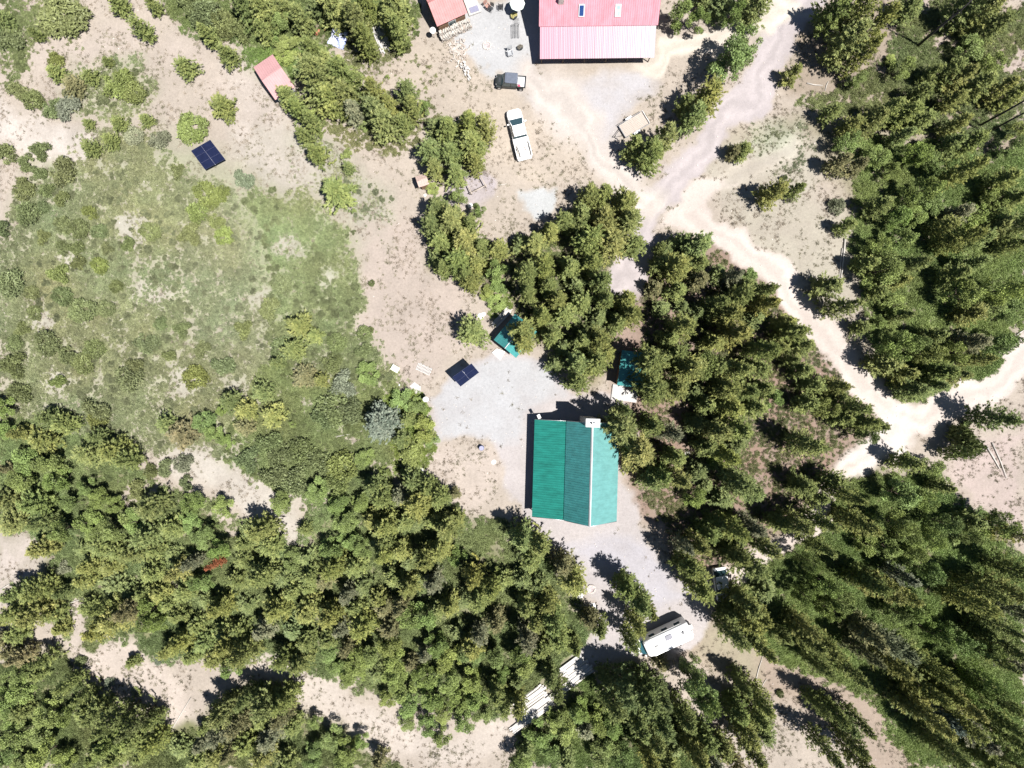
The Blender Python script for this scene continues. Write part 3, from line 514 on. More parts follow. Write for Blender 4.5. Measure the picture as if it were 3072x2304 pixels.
def rank_labels(pl):
    best = [None]*len(pl)
    for fam in ('pine', 'leafy tree', 'shrub', 'spruce'):
        ids = [i for i, p in enumerate(pl) if family(p[4]) == fam]
        for nm, mx, my in MARKS:
            secs = {}
            for i in ids:
                dx = pl[i][0]/K-mx; dy = -(pl[i][1]/K-my); s = int(round(math.atan2(dy, dx)/(PI/4))) % 8
                secs.setdefault(s, []).append((math.hypot(dx, dy), i))
            for s, L in secs.items():
                for r, (d, i) in enumerate(sorted(L)):
                    sc = r+d/400
                    if best[i] is None or sc < best[i][0]: best[i] = (sc, nm, s, r)
    out = []
    for i, (sc, nm, s, r) in enumerate(best):
        k = pl[i][4]; h = pl[i][3]; fam = family(k)
        size = ('tall' if h > 8.5 else 'small' if h < 4 else 'mid sized') if fam in ('pine', 'leafy tree') else ('low' if h < 1.6 else 'mounded')
        nth = 'nearest' if r == 0 else ORD[r]+' closest'; fam = 'tree' if fam == 'leafy tree' else fam
        out.append(f"{size} {WORD[k]}, {nth} {'leafy one' if fam == 'tree' else fam} {DIRS[s]} the {nm}" if fam != 'spruce' else f"{WORD[k]} {DIRS[s]} the {nm}")
    return [' '.join(q.split()[1:]) if len(q.split()) > 16 and not q.startswith('mid') else ' '.join(q.split()[2:]) if len(q.split()) > 16 else q for q in out]
area = lambda p: p[2]*(p[2]+p[3]*.3*math.hypot(p[0]-1536, p[1]-1152)/1500)
pines = sorted([p for p in plants if family(p[4]) == 'pine'], key=area, reverse=True)
keep_ids = set(id(p) for p in pines[:285])
shown = [p for p in plants if family(p[4]) != 'pine' or id(p) in keep_ids]
rest = pines[285:]
labels = rank_labels(shown)
def base_of(p, q=.5): return P(p[0], p[1], p[3]*q)
GRP = {'pine': 'pine trees scattered over the slope', 'leafy tree': 'leafy trees among the pines', 'shrub': 'shrubs on the open ground', 'spruce': 'spruces with pale needles'}
for p, lb in zip(shown, labels):
    u, v, wm, h, k = p; fam = family(k)
    b = base_of(p, .45 if fam != 'shrub' else .35); loc = (b.x, b.y, -.05); rz = random.uniform(0, 2*PI)
    c = np.array(TONE[k])*random.uniform(.86, 1.14)*np.array([random.uniform(.93, 1.08), 1, random.uniform(.9, 1.1)])
    if fam == 'shrub':
        o = inst('shrub', random.choice(SET['shrub']), None, loc, (0, 0, rz), (wm/2.1*random.uniform(.95, 1.12), wm/2.1*random.uniform(.9, 1.1), h/1.0))
        o.color = (*c, 1); tag(o, lb, 'shrub', GRP[fam]); continue
    root = empty({'pine': 'pine_tree', 'leafy tree': 'leafy_tree', 'spruce': 'blue_spruce'}[fam], loc, rz, label=lb, cat='tree', group=GRP[fam])
    if fam == 'leafy tree': me = random.choice(SET['broad']); bh, bw, tr = 6., 5.1, TRUNKB[0]
    elif fam == 'spruce': me = SET['spruce'][0]; bh, bw, tr = 7., 6.0, TRUNKS[0]
    else: me = random.choice(SET['pine']); bh, bw, tr = 8., 5.1, random.choice(TRUNKS)
    s = wm/bw*random.uniform(.95, 1.12); sc = (s*random.uniform(.92, 1.08), s*random.uniform(.92, 1.08), h/bh)
    tilt = (random.uniform(-.03, .03), random.uniform(-.03, .03), 0)
    cr_ = inst('crown', me, root, (0, 0, 0), tilt, sc); cr_.color = (*c, 1)
    inst('trunk', tr, root, (0, 0, 0), tilt, (max(s, .5), max(s, .5), h/bh*.93))

# ------------------------------------------------------------------ scatters of what nobody could count
def lib(name, meshes):
    c = bpy.data.collections.new(name)
    for i, me in enumerate(meshes): c.objects.link(bpy.data.objects.new(f'{name}_{i:02d}', me))
    return c
def scatter(name, label, pts, rots, scl, idx, tint, coll):
    me = bpy.data.meshes.new(name); n = len(pts); me.vertices.add(n); me.vertices.foreach_set('co', np.asarray(pts, np.float32).ravel())
    for nm, ty, arr, key in (('rot', 'FLOAT_VECTOR', rots, 'vector'), ('scl', 'FLOAT_VECTOR', scl, 'vector'), ('idx', 'INT', idx, 'value'), ('tint', 'FLOAT_COLOR', tint, 'color')):
        a = me.attributes.new(nm, ty, 'POINT'); a.data.foreach_set(key, np.asarray(arr, np.int32 if ty == 'INT' else np.float32).ravel())
    me.update(); o = bpy.data.objects.new(name, me); COL.objects.link(o)
    g = bpy.data.node_groups.new(name+'_nodes', 'GeometryNodeTree')
    g.interface.new_socket('Geometry', in_out='INPUT', socket_type='NodeSocketGeometry'); g.interface.new_socket('Geometry', in_out='OUTPUT', socket_type='NodeSocketGeometry')
    N = g.nodes; L = g.links; gi = N.new('NodeGroupInput'); go = N.new('NodeGroupOutput'); ip = N.new('GeometryNodeInstanceOnPoints')
    ci = N.new('GeometryNodeCollectionInfo'); ci.inputs['Collection'].default_value = coll; ci.inputs['Separate Children'].default_value = True; ci.inputs['Reset Children'].default_value = True
    def att(nm, ty):
        a = N.new('GeometryNodeInputNamedAttribute'); a.data_type = ty; a.inputs['Name'].default_value = nm; return a.outputs['Attribute']
    ip.inputs['Pick Instance'].default_value = True
    L.new(gi.outputs[0], ip.inputs['Points']); L.new(ci.outputs[0], ip.inputs['Instance']); L.new(att('idx', 'INT'), ip.inputs['Instance Index'])
    L.new(att('rot', 'FLOAT_VECTOR'), ip.inputs['Rotation']); L.new(att('scl', 'FLOAT_VECTOR'), ip.inputs['Scale']); L.new(ip.outputs[0], go.inputs[0])
    md = o.modifiers.new('scatter', 'NODES'); md.node_group = g; tag(o, label, None, None, 'stuff'); return o
SETI = leafset(M_LEAFI)
tuft_i = [blob_mesh(700+i, 'brush_tuft', [((0, 0, .12), .30), ((.25, .1, .1), .22), ((-.2, .15, .1), .22), ((0, -.25, .08), .2)], 420, .15, M_LEAFI, up=.5) for i in range(4)]
def grass_mesh(seed):
    rng = np.random.default_rng(seed); k = 26; p = np.zeros((k, 3)); p[:, :2] = rng.normal(size=(k, 2))*.09
    d = unit(np.stack([rng.normal(size=k)*.7, rng.normal(size=k)*.7, np.full(k, .8)], 1))
    return trimesh('grass_tuft', blades(p, d, rng.uniform(.12, .26, k), np.full(k, .035), rng), rng.uniform(.7, 1.25, (k, 1))*np.ones(3), M_LEAFI)
grass_i = [grass_mesh(800+i) for i in range(4)]
C_BRUSH = lib('brush', tuft_i); C_GRASS = lib('grass', grass_i); C_PINE = lib('pinecrown', SETI['pine'])
for i in range(420):
    a_ = random.uniform(0, 2*PI); q = random.uniform(1.04, 1.7); u_ = 1536+math.cos(a_)*1900*q; v_ = 1152+math.sin(a_)*1560*q
    if abs(u_-1536) < 1640 and abs(v_-1152) < 1250 or (v_ < 0 and 1100 < u_ < 2500) or (u_ < 0 and v_ < 1100 and i % 3): continue
    rest.append([u_, v_, random.uniform(2.8, 4.6), random.uniform(5, 10), random.choice('ppydpr')])
if rest:
    n = len(rest); pts = np.array([[*(base_of(p, .45).xy), -.05] for p in rest]); 
    scl = np.array([[p[2]/5.1, p[2]/5.1, p[3]/8.] for p in rest]); rots = np.stack([np.zeros(n), np.zeros(n), RNG.uniform(0, 6.28, n)], 1)
    tint = np.array([[*(np.array(TONE[p[4]])*random.uniform(.86, 1.14)), 1] for p in rest])
    scatter('pine_thicket', 'smaller pines filling the gaps and the woods beyond', pts, rots, scl, RNG.integers(0, 6, n), tint, C_PINE)
BR = [  # (kind, points, halfwidth, softness, density 0..1, tint, size)
 ('P', [(480,400),(640,420),(740,520),(770,640),(790,720),(850,800),(830,860),(640,850),(540,720),(500,560)], 0, 50, 1., (.180,.205,.100), 1.0),
 ('P', [(280,420),(480,400),(560,560),(560,720),(640,850),(560,900),(400,760),(330,600)], 0, 60, .8, (.210,.226,.130), .95),
 ('P', [(0,560),(60,400),(200,300),(330,290),(420,420),(380,600),(420,760),(520,900),(560,1010),(380,950),(150,950),(0,900)], 0, 60, .85, (.205,.222,.120), .95),
 ('P', [(560,800),(840,830),(880,900),(940,950),(900,1020),(760,1000),(700,1080),(560,1060),(500,960)], 0, 40, 1., (.170,.200,.085), 1.15),
 ('P', [(0,880),(180,960),(420,1080),(650,1180),(760,1000),(950,1060),(1050,1130),(1250,1250),(1260,1400),(1110,1560),(900,1500),(640,1450),(560,1430),(300,1400),(160,1380),(130,1300),(90,1160),(0,1120)], 0, 40, .95, (.155,.19,.08), 1.2),
 ('P', [(0,1430),(130,1420),(240,1560),(420,1600),(560,1480),(700,1590),(860,1659),(0,1659)], 0, 40, .9, (.125,.150,.06), 1.2),
 ('P', [(1130,1560),(1260,1460),(1500,1560),(1500,1659),(1110,1659)], 0, 40, .95, (.115,.155,.052), 1.2),
 ('P', [(1560,1320),(1640,1240),(1830,1050),(2000,1020),(2212,1200),(2212,1659),(1980,1659),(1880,1500),(1660,1400)], 0, 40, .95, (.165,.215,.075), 1.3),
 ('P', [(1850,300),(2212,330),(2212,720),(2100,840),(1940,850),(1890,780),(1870,560)], 0, 40, .95, (.175,.225,.08), 1.3),
 ('P', [(1740,220),(1900,260),(2212,300),(2212,0),(1960,0),(1930,120)], 0, 40, .7, (.16,.185,.08), 1.1),
 ('P', [(1380,600),(1560,540),(1700,660),(1830,780),(1880,900),(1800,1000),(1680,1140),(1560,1230),(1450,1150),(1350,1000),(1400,800)], 0, 30, .3, (.125,.135,.06), 1.0),
 ('P', [(930,440),(1100,560),(1290,420),(1330,560),(1380,700),(1290,800),(1130,700),(1080,640),(960,560)], 0, 30, .45, (.135,.155,.062), 1.0),
 ('P', [(560,80),(720,60),(700,150),(600,190),(540,140)], 0, 20, 1., (.13,.185,.055), 1.1),
 ('P', [(370,0),(900,0),(900,60),(760,90),(560,100),(420,60)], 0, 40, .9, (.13,.165,.062), 1.2),
 ('P', [(780,60),(900,60),(960,240),(900,330),(760,330),(640,240)], 0, 30, .4, (.15,.16,.07), 1.0),
 ('P', [(180,130),(300,120),(330,200),(270,260),(140,230)], 0, 40, .55, (.18,.20,.10), .8),
 ('P', [(620,300),(760,330),(830,440),(870,540),(800,520),(700,420),(600,400)], 0, 40, .3, (.20,.22,.13), .7),
 ('P', [(0,20),(180,0),(200,80),(60,140),(0,180)], 0, 40, .6, (.16,.185,.08), 1.0),
 ('P', [(840,840),(900,850),(945,940),(940,990),(900,1030),(850,1010),(820,930)], 0, 14, 1., (.165,.215,.058), 1.1),
 ('P', [(1040,620),(1090,640),(1090,690),(1050,700)], 0, 20, .7, (.17,.22,.06), .9),
 ('P', [(1620,260),(1740,270),(1760,330),(1700,420),(1620,330)], 0, 40, .35, (.18,.20,.12), .7),
 ('P', [(1540,430),(1700,470),(1840,640),(1880,780),(1820,740),(1700,600)], 0, 40, .15, (.19,.19,.12), .6),
]
GR_BARE = []
def brush_fields(x, y):
    wx, wy = warp(x, y); dens = np.zeros(x.shape); tint = np.zeros(x.shape+(3,)); size = np.ones(x.shape)
    for f in BR:
        m = mask(wx, wy, f[:4])*f[4]; tint = np.where(m[..., None] > .15, np.array(f[5]), tint); size = np.where(m > .15, f[6], size); dens = np.where(m > .15, m, dens)
    for f in PAINT:               # bare soil patches thin the cover
        if f[0] != 'P' or f[4][0] > 214:
            if f[4][0] > 205: dens = dens*(1-.93*np.clip(mask(wx, wy, f[:4])*1.3, 0, 1))
    for f in ROADS+YARDS: dens = dens*(1-np.clip(mask(wx, wy, f[:4])*1.6, 0, 1))
    return dens, tint, size
def rnd_pts(n): return RNG.uniform(-76, 76, n), RNG.uniform(-57, 57, n)
def blocked(x, y):
    b = np.zeros(x.shape, bool)
    for (cx, cy, r) in [(1240,1010,120),(1105,715,38),(1365,800,42),(965,20,55),(594,172,34),(1290,60,150),(1437,1372,50),(1118,290,36),(1190,1500,40),(1130,1540,34),(1240,1440,30),(1102,172,30)]:
        (qx, qy), = conv([(cx, cy)]); b |= np.hypot(x-qx, y-qy) < r*S_
    return b
N = 700000; x, y = rnd_pts(N); dens, tint, size = brush_fields(x, y); clump = fbm(x, y, 1.6, 91, 3)
ok = (RNG.random(N) < dens*np.clip((clump-.22)*3.4, .12, 1)) & ~blocked(x, y)
x, y, tint, size, dens = x[ok], y[ok], tint[ok], size[ok], dens[ok]; n = len(x)
tn = fbm(x, y, 3.5, 95, 3); s = size*RNG.uniform(.28, .75, n)
tint = tint*(1.46+.7*(tn-.5))[:, None]*RNG.uniform(.8, 1.2, (n, 1)); tint[:, 0] *= 1+.25*(fbm(x, y, 6, 97)-.5)
def mounds():
    N = 26000; x, y = rnd_pts(N); dens, tint, size = brush_fields(x, y); cl = fbm(x, y, 2.4, 191, 3)
    ok = (RNG.random(N) < dens*np.clip((cl-.42)*3.2, .03, .8)) & ~blocked(x, y) & (y > -18) & (x < 5); x, y, tint = x[ok], y[ok], tint[ok]; n = len(x)
    s = RNG.uniform(.22, .62, n); t2 = tint*RNG.uniform(.75, 1.12, (n, 1))*(1+.5*(fbm(x, y, 5, 195)-.5))[:, None]
    scatter('brush_mounds', 'small rounded brush mounds crowding the open field', np.stack([x, y, ground_z(x, y)-.05], 1), np.stack([np.zeros(n), np.zeros(n), RNG.uniform(0, 6.28, n)], 1),
            np.stack([s, s, s*RNG.uniform(.9, 1.4, n)], 1), RNG.integers(0, 5, n), np.concatenate([t2, np.ones((n, 1))], 1), lib('mound', SETI['shrub']))
mounds()
scatter('low_brush', 'low green brush covering the open field and the forest floor', np.stack([x, y, ground_z(x, y)-.05], 1), np.stack([RNG.normal(size=n)*.15, RNG.normal(size=n)*.15, RNG.uniform(0, 6.28, n)], 1),
        np.stack([s, s, s*RNG.uniform(.8, 1.9, n)], 1), RNG.integers(0, 4, n), np.concatenate([tint, np.ones((n, 1))], 1), C_BRUSH)
N = 110000; x, y = rnd_pts(N); wx, wy = warp(x, y); rd = np.zeros(N)
for f in ROADS: rd = np.maximum(rd, mask(wx, wy, f[:4])*1.2)
yd = np.zeros(N)
for f in YARDS: yd = np.maximum(yd, mask(wx, wy, f[:4]))
cl = fbm(x, y, 2.5, 131, 4); pr = np.clip((cl-.38)*3.4, .03, .9)*(1-np.clip(rd, 0, 1))*(1-.96*yd)
ok = (RNG.random(N) < pr) & ~blocked(x, y); x, y = x[ok], y[ok]; n = len(x); q = fbm(x, y, 4, 141)[:, None]
tint = np.where(q > .5, np.array([.27, .25, .17]), np.array([.33, .28, .22]))*RNG.uniform(.6, 1.15, (n, 1)); s = RNG.uniform(.5, 1.5, n)
scatter('dry_grass', 'sparse dry grass tufts over the bare ground', np.stack([x, y, ground_z(x, y)-.04], 1), np.stack([np.zeros(n), np.zeros(n), RNG.uniform(0, 6.28, n)], 1),
        np.stack([s, s, s], 1), RNG.integers(0, 4, n), np.concatenate([tint, np.ones((n, 1))], 1), C_GRASS)

# ------------------------------------------------------------------ buildings
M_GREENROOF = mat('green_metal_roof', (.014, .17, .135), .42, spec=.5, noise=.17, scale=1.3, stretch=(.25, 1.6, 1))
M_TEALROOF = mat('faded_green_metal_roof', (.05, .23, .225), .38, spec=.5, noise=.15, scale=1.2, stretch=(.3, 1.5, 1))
M_AQUAROOF = mat('green_roof_painted_sheen', (.12, .29, .28), .38, spec=.5, noise=.10, scale=1.2, stretch=(.3, 1.5, 1))  # same green roof; this slope's glossy sun reflection is put into the colour
M_REDROOF = mat('faded_red_metal_roof', (.50, .22, .26), .45, spec=.4, noise=.12, scale=1.0, stretch=(1.6, .3, 1))
M_PINKROOF = mat('faded_pink_metal_roof', (.43, .25, .25), .7, spec=.15, noise=.06, scale=.8)
M_RUSTROOF = mat('brick_red_metal_roof', (.44, .20, .195), .6, spec=.25, noise=.10, scale=1.2)
M_LOG = mat('brown_log_wall', (.20, .12, .075), .8, noise=.25, scale=3, stretch=(1, 1, 9))
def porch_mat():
    m = mat('pink_white_sheet', (.72, .44, .50), .35, spec=.6, noise=.05)  # pink sheet with noise streaks, whiter towards larger x
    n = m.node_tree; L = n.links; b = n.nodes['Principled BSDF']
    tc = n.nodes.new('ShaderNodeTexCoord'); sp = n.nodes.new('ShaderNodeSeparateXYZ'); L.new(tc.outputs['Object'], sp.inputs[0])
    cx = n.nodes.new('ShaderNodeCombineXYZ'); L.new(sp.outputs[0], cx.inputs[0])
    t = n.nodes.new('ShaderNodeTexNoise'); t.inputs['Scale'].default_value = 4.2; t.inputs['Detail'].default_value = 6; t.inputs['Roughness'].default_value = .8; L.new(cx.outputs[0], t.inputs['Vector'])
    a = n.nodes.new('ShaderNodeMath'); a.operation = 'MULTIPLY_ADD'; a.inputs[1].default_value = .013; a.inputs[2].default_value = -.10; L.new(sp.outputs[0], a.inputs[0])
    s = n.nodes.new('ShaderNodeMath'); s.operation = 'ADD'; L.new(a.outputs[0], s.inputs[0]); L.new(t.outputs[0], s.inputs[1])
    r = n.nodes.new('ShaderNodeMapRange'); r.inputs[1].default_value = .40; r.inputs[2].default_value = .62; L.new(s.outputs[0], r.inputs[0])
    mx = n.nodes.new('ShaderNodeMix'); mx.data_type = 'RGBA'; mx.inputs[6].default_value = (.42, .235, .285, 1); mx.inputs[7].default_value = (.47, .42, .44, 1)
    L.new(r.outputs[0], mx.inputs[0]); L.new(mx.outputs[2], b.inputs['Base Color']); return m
def window(parent, x, y, z, w, h, face, m=M_GLASS):
    """face 'x' or 'y': wall normal axis; a frame with its pane"""
    t = .05
    if face == 'y': fr = box('window', x-w/2-.06, x+w/2+.06, y-t, y+t, z-.06, z+h+.06, M_WHITE, parent); pn = box('pane', -w/2, w/2, -t-.012, t+.012, z, z+h, m, fr)
    else: fr = box('window', x-t, x+t, y-w/2-.06, y+w/2+.06, z-.06, z+h+.06, M_WHITE, parent); pn = box('pane', -t-.012, t+.012, -w/2, w/2, z, z+h, m, fr)
    return fr
def wallprism(name, prof, y0, y1, m, parent):
    """prof: outline in (x,z) extruded along y"""
    n = len(prof); V = [(x, y0, z) for x, z in prof]+[(x, y1, z) for x, z in prof]
    Fc = [tuple(range(n)), tuple(range(2*n-1, n-1, -1))]+[(i, n+i, n+(i+1) % n, (i+1) % n) for i in range(n)]
    return obj(name, V, Fc, m, parent)
# green cabin -------------------------------------------------------
o0 = P(1604, 1259, 2.65); ga = R(-1.6)
cab = empty('cabin', (o0.x, o0.y, 0), ga, label='large cabin with green metal roof, white ridge cap and chimney on the gravel yard', cat='cabin')
LY = -12.5; XJ, XR, XE = 4.07, 6.86, 10.7; ZE0, ZJ, ZR, ZE1 = 2.65, 4.6, 8.0, 4.2
wallprism('wall', [(.45, 0), (10.15, 0), (10.15, 4.25), (XR, 7.8), (XJ+.1, 4.35), (.45, 2.7)], -12.0, -.5, M_LOG, cab)
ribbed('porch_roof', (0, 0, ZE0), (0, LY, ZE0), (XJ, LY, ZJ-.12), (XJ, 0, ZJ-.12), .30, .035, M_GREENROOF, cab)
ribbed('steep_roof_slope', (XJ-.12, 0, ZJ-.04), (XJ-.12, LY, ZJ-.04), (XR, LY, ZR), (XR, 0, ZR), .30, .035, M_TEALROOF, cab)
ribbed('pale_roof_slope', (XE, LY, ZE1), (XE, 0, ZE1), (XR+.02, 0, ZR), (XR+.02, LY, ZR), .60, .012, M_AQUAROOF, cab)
for nm, a, b in (('ridge_cap', (XR, .03), (XR, LY-.05)),):
    V = [(XR-.13, a[1], ZR-.09), (XR, a[1], ZR+.12), (XR+.13, a[1], ZR-.06), (XR-.13, b[1], ZR-.09), (XR, b[1], ZR+.12), (XR+.13, b[1], ZR-.06)]
    obj(nm, V, [(0, 1, 4, 3), (1, 2, 5, 4), (0, 2, 1), (3, 4, 5), (0, 3, 5, 2)], M_WHITE, cab)
tube('trim_seam', [(XJ, .02, ZJ+.02), (XJ, LY-.02, ZJ+.02)], .035, mat('dark_green_trim', (.01, .12, .1), .5), cab, 6)
for sy in (.035, LY-.035):
    tube('rake_trim', [(0, sy, ZE0+.01), (XJ, sy, ZJ-.1)], .035, M_STEEL, cab, 4)
    tube('rake_trim', [(XJ, sy, ZJ), (XR, sy, ZR)], .05, M_STEEL, cab, 4); tube('rake_trim', [(XR, sy, ZR), (XE, sy, ZE1)], .045, M_STEEL, cab, 4)
ch = box('chimney', XR-.85, XR+.75, -.35, .55, 0, 8.75, M_GREYWOOD, cab)
box('chimney_cap', -.85, .85, -.5, .5, 8.75, 8.85, M_WHITE, ch)
for dx in (-.18, .2): tube('flue', [(dx, .0, 8.8), (dx, .0, 9.1)], [.13, .12], M_DARKMETAL if dx < 0 else M_STEEL, ch, 10)
for yy in (-2.5, -6.2, -9.8): window(cab, 10.15, yy, 1.3, 1.1, 1.2, 'x')
for xx in (2.2, 5.2, 8.4): window(cab, xx, -12.0, 1.2, 1.1, 1.2, 'y')
dr = box('door', .38, .5, -6.9, -5.9, .05, 2.1, M_BROWNWOOD, cab); tube('handle', [(-.12, .35, 1.0), (-.12, .35, 1.15)], .02, M_STEEL, dr)
for yy in (-.4, -4.2, -8.2, -12.1): tube('porch_post', [(.12, yy, 0), (.12, yy, 2.6)], .08, M_BROWNWOOD, cab)
dsh = empty('satellite_dish', (*P(1614, 1247).xy, 0), R(25), label='small flat white dish on a pole at the cabin top left corner', cat='dish')
tube('pole', [(0, 0, 0), (0, 0, 2.75)], .03, M_STEEL, dsh); d_ = box('panel', -.2, .2, -.3, .3, -.02, .03, M_WHITE, dsh, .01); d_.location = (.03, 0, 2.82); d_.rotation_euler = (R(18), 0, 0)
# red roofed house --------------------------------------------------
a = P(1620, 177, 2.7); b = P(1963, 173, 2.7); ra = math.atan2(b.y-a.y, b.x-a.x); RW = (b-a).length
red = empty('house', (a.x, a.y, 0), ra, label='big house with faded red metal roof, two skylights and a pinkish white porch roof', cat='house')
PD = 3.55; main = M_REDROOF
wallprism('wall', [(PD+.3, 0), (13.3, 0), (13.3, 5.0), (PD+6.0, 9.0), (PD+.3, 4.2)], .2, RW-.2, M_LOG, red).rotation_euler = (0, 0, 0)
red.children[-1].data.transform(Matrix(((0, 1, 0, 0), (1, 0, 0, 0), (0, 0, 1, 0), (0, 0, 0, 1))))
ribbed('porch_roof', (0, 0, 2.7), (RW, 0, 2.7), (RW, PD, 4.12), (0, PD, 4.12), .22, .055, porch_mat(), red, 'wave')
ribbed('roof_slope', (-.15, PD-.15, 4.25), (RW+.2, PD-.15, 4.25), (RW+.2, PD+5.9, 9.1), (-.15, PD+5.9, 9.1), .28, .03, main, red)
ribbed('far_roof_slope', (-.15, PD+11.9, 4.25), (RW+.2, PD+11.9, 4.25), (RW+.2, PD+5.95, 9.1), (-.15, PD+5.95, 9.1), .28, .03, main, red)
def on_main(px, py):           # local point on the main slope seen at a photo pixel
    for k in range(400):
        z = 4.2+k*.02; q = Matrix.Rotation(-ra, 4, 'Z') @ (P(px, py, z)-Vector((a.x, a.y, 0)))
        if q.z >= 4.25+(q.y-PD+.15)*(4.85/6.05): return q
    return q
sl = math.atan2(4.85, 6.05)
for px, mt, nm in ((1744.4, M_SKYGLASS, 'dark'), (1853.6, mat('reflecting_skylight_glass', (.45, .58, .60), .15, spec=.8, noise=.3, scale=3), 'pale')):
    q = on_main(px, 31.2); f = box('skylight', -.37, .37, -.72, .72, .0, .16, M_WHITE, red, .03); f.location = q; f.rotation_euler = (sl, 0, 0)
    box('pane', -.27, .27, -.6, .6, .1, .175, mt, f); f['label'] = f'{nm} glass skylight'
q = on_main(1683, 2); c_ = box('chimney', -.33, .33, -.35, .35, -.5, 1.0, M_STONE, red); c_.location = q; tube('flue', [(0, 0, .9), (0, 0, 1.3)], .12, M_STEEL, c_)
for i in range(6): tube('porch_post', [(.3+i*(RW-.6)/5, .7, 0), (.3+i*(RW-.6)/5, .7, 2.9)], .07, M_BARK, red)
for xx in (2.5, 6, 11, 13.5): window(red, xx, PD+.3, 1.1, 1.1, 1.2, 'y')
dr = box('door', 8.0, 9.0, PD+.22, PD+.36, .05, 2.1, M_BROWNWOOD, red); tube('handle', [(.38, -.1, 1.0), (.38, -.1, 1.15)], .02, M_STEEL, dr)
# gable helper for the small buildings: eave line A->B in photo pixels at eave height, run to the ridge, both slopes
def small_gable(name, A, B, run, ze, zr, m, label, cat, pitch=.3, run2=None, wall=M_LOG, cap=None, wave=False):
    A = P(*A, ze); B = P(*B, ze); ang = math.atan2(B.y-A.y, B.x-A.x); L = (B-A).length; r2 = run2 or run
    o = empty(name, (A.x, A.y, 0), ang, label=label, cat=cat)
    e = .25; wallp = wallprism('wall', [(e, 0), (run+r2-e, 0), (run+r2-e, zr-(zr-ze)*(r2-e)/r2-.06), (run, zr-.08), (e, ze+(zr-ze)*e/run-.06)], e, L-e, wall, o)
    wallp.data.transform(Matrix(((0, 1, 0, 0), (1, 0, 0, 0), (0, 0, 1, 0), (0, 0, 0, 1))))
    ribbed('roof_slope', (0, 0, ze), (L, 0, ze), (L, run, zr), (0, run, zr), pitch, .02, m, o)
    ribbed('far_roof_slope', (0, run+r2, ze), (L, run+r2, ze), (L, run+.01, zr), (0, run+.01, zr), pitch, .02, m, o)
    tube('ridge_cap', [(-.02, run, zr+.02), (L+.02, run, zr+.02)], .06, cap or m, o, 6); return o, L
c2, L2 = small_gable('cabin', (1311.6, 79.7), (1401.8, 38.9), 2.5, 2.7, 4.2, M_RUSTROOF, 'small red metal roofed cabin with firewood stacked under its eave', 'cabin')
window(c2, L2/2, .25, 1.2, .9, .8, 'y'); box('door', .2, .3, 1.9, 2.8, .05, 2.0, M_BROWNWOOD, c2)
c3, L3 = small_gable('shed', (826, 300), (884, 261), 2.55, 2.5, 3.5, M_PINKROOF, 'small shed with faded pink metal roof and white wall, beside tall pines', 'shed', wall=M_WHITE)
box('door', .21, .3, 1.9, 2.8, .05, 2.0, M_BROWNWOOD, c3)
# hut with green roof: eave runs lower left -> upper right, slope rises to the lower right
c4, L4 = small_gable('hut', (1544.7, 941.6), (1481.3, 1019.6), 1.85, 2.7, 4.0, M_TEALROOF, 'narrow green roofed hut partly covered by pine branches, white boards along it', 'hut', cap=M_WHITE)
box('door', L4-.3, L4-.2, .8, 1.6, .05, 1.95, M_BROWNWOOD, c4)
A = P(1865.9, 1050.4, 2.9); B = P(1851.4, 1155.3, 2.9); ang = math.atan2(B.y-A.y, B.x-A.x); L5 = (B-A).length
c5 = empty('shed', (A.x, A.y, 0), ang, label='teal metal roofed shed in pine shade with a pale wooden deck', cat='shed')
w5 = wallprism('wall', [(.2, 0), (3.1, 0), (3.1, 3.65), (.2, 2.85)], .2, L5-.2, M_LOG, c5); w5.data.transform(Matrix(((0, 1, 0, 0), (1, 0, 0, 0), (0, 0, 1, 0), (0, 0, 0, 1))))
ribbed('roof', (0, 0, 2.9), (L5, 0, 2.9), (L5, 3.3, 3.8), (0, 3.3, 3.8), .3, .03, M_TEALROOF, c5)
box('door', L5-.22, L5-.14, 1.0, 1.9, .2, 2.1, M_BROWNWOOD, c5)
for k in range(14):
    dk = box('deck_board', L5-.1+k*.145, L5+.03+k*.145, -.15, 3.25, .12, .17, M_WHITEBOARD, c5)
box('deck_frame', L5-.08, L5+1.9, -.1, 3.2, 0, .115, M_GREYWOOD, c5)
# outhouse
c6, L6 = small_gable('outhouse', (1257, 563), (1288, 552), .75, 2.1, 2.5, mat('weathered_brown_sheet', (.42, .32, .28), .7, noise=.15), 'tiny outhouse with pinkish brown roof at the foot of a pine clump', 'outhouse', wall=M_BROWNWOOD)
box('door', .3, .9, .2, .27, .05, 1.8, M_BROWNWOOD, c6)

# ------------------------------------------------------------------ vehicles (x forward)
def wheel(parent, x, y, r=.38, w=.25):
    t = obj('wheel', *merge([tubevf([(0, -w/2, 0), (0, w/2, 0)], r, 18)]), M_BLACK, parent, False); t.location = (x, y, r)
    h = obj('rim', *tubevf([(0, -w/2-.01, 0), (0, w/2+.01, 0)], r*.55, 12), M_STEEL, t); return t
def ring(x, ys, z0, z1, rr):   # rounded box section at x: half width ys, from z0 to z1, shoulder rr
    return [(x, -ys, z0), (x, ys, z0), (x, ys, z1-rr), (x, ys-rr, z1), (x, -ys+rr, z1), (x, -ys, z1-rr)]
def axis_root(name, f, r, h, **kw):
    Fp = P(*f, h); Rp = P(*r, h); c = (Fp+Rp)/2; return empty(name, (c.x, c.y, 0), math.atan2(Fp.y-Rp.y, Fp.x-Rp.x), **kw), (Fp-Rp).length
CAR = mat('white_car_paint', (.80, .80, .80), .22, spec=.6, noise=.02, scale=1)
tr, TL = axis_root('pickup_truck', (1538, 324), (1576, 478), .9, label='white pickup truck with its bed loaded parked on the dirt yard', cat='pickup truck')
hl = 3.25; w = .98
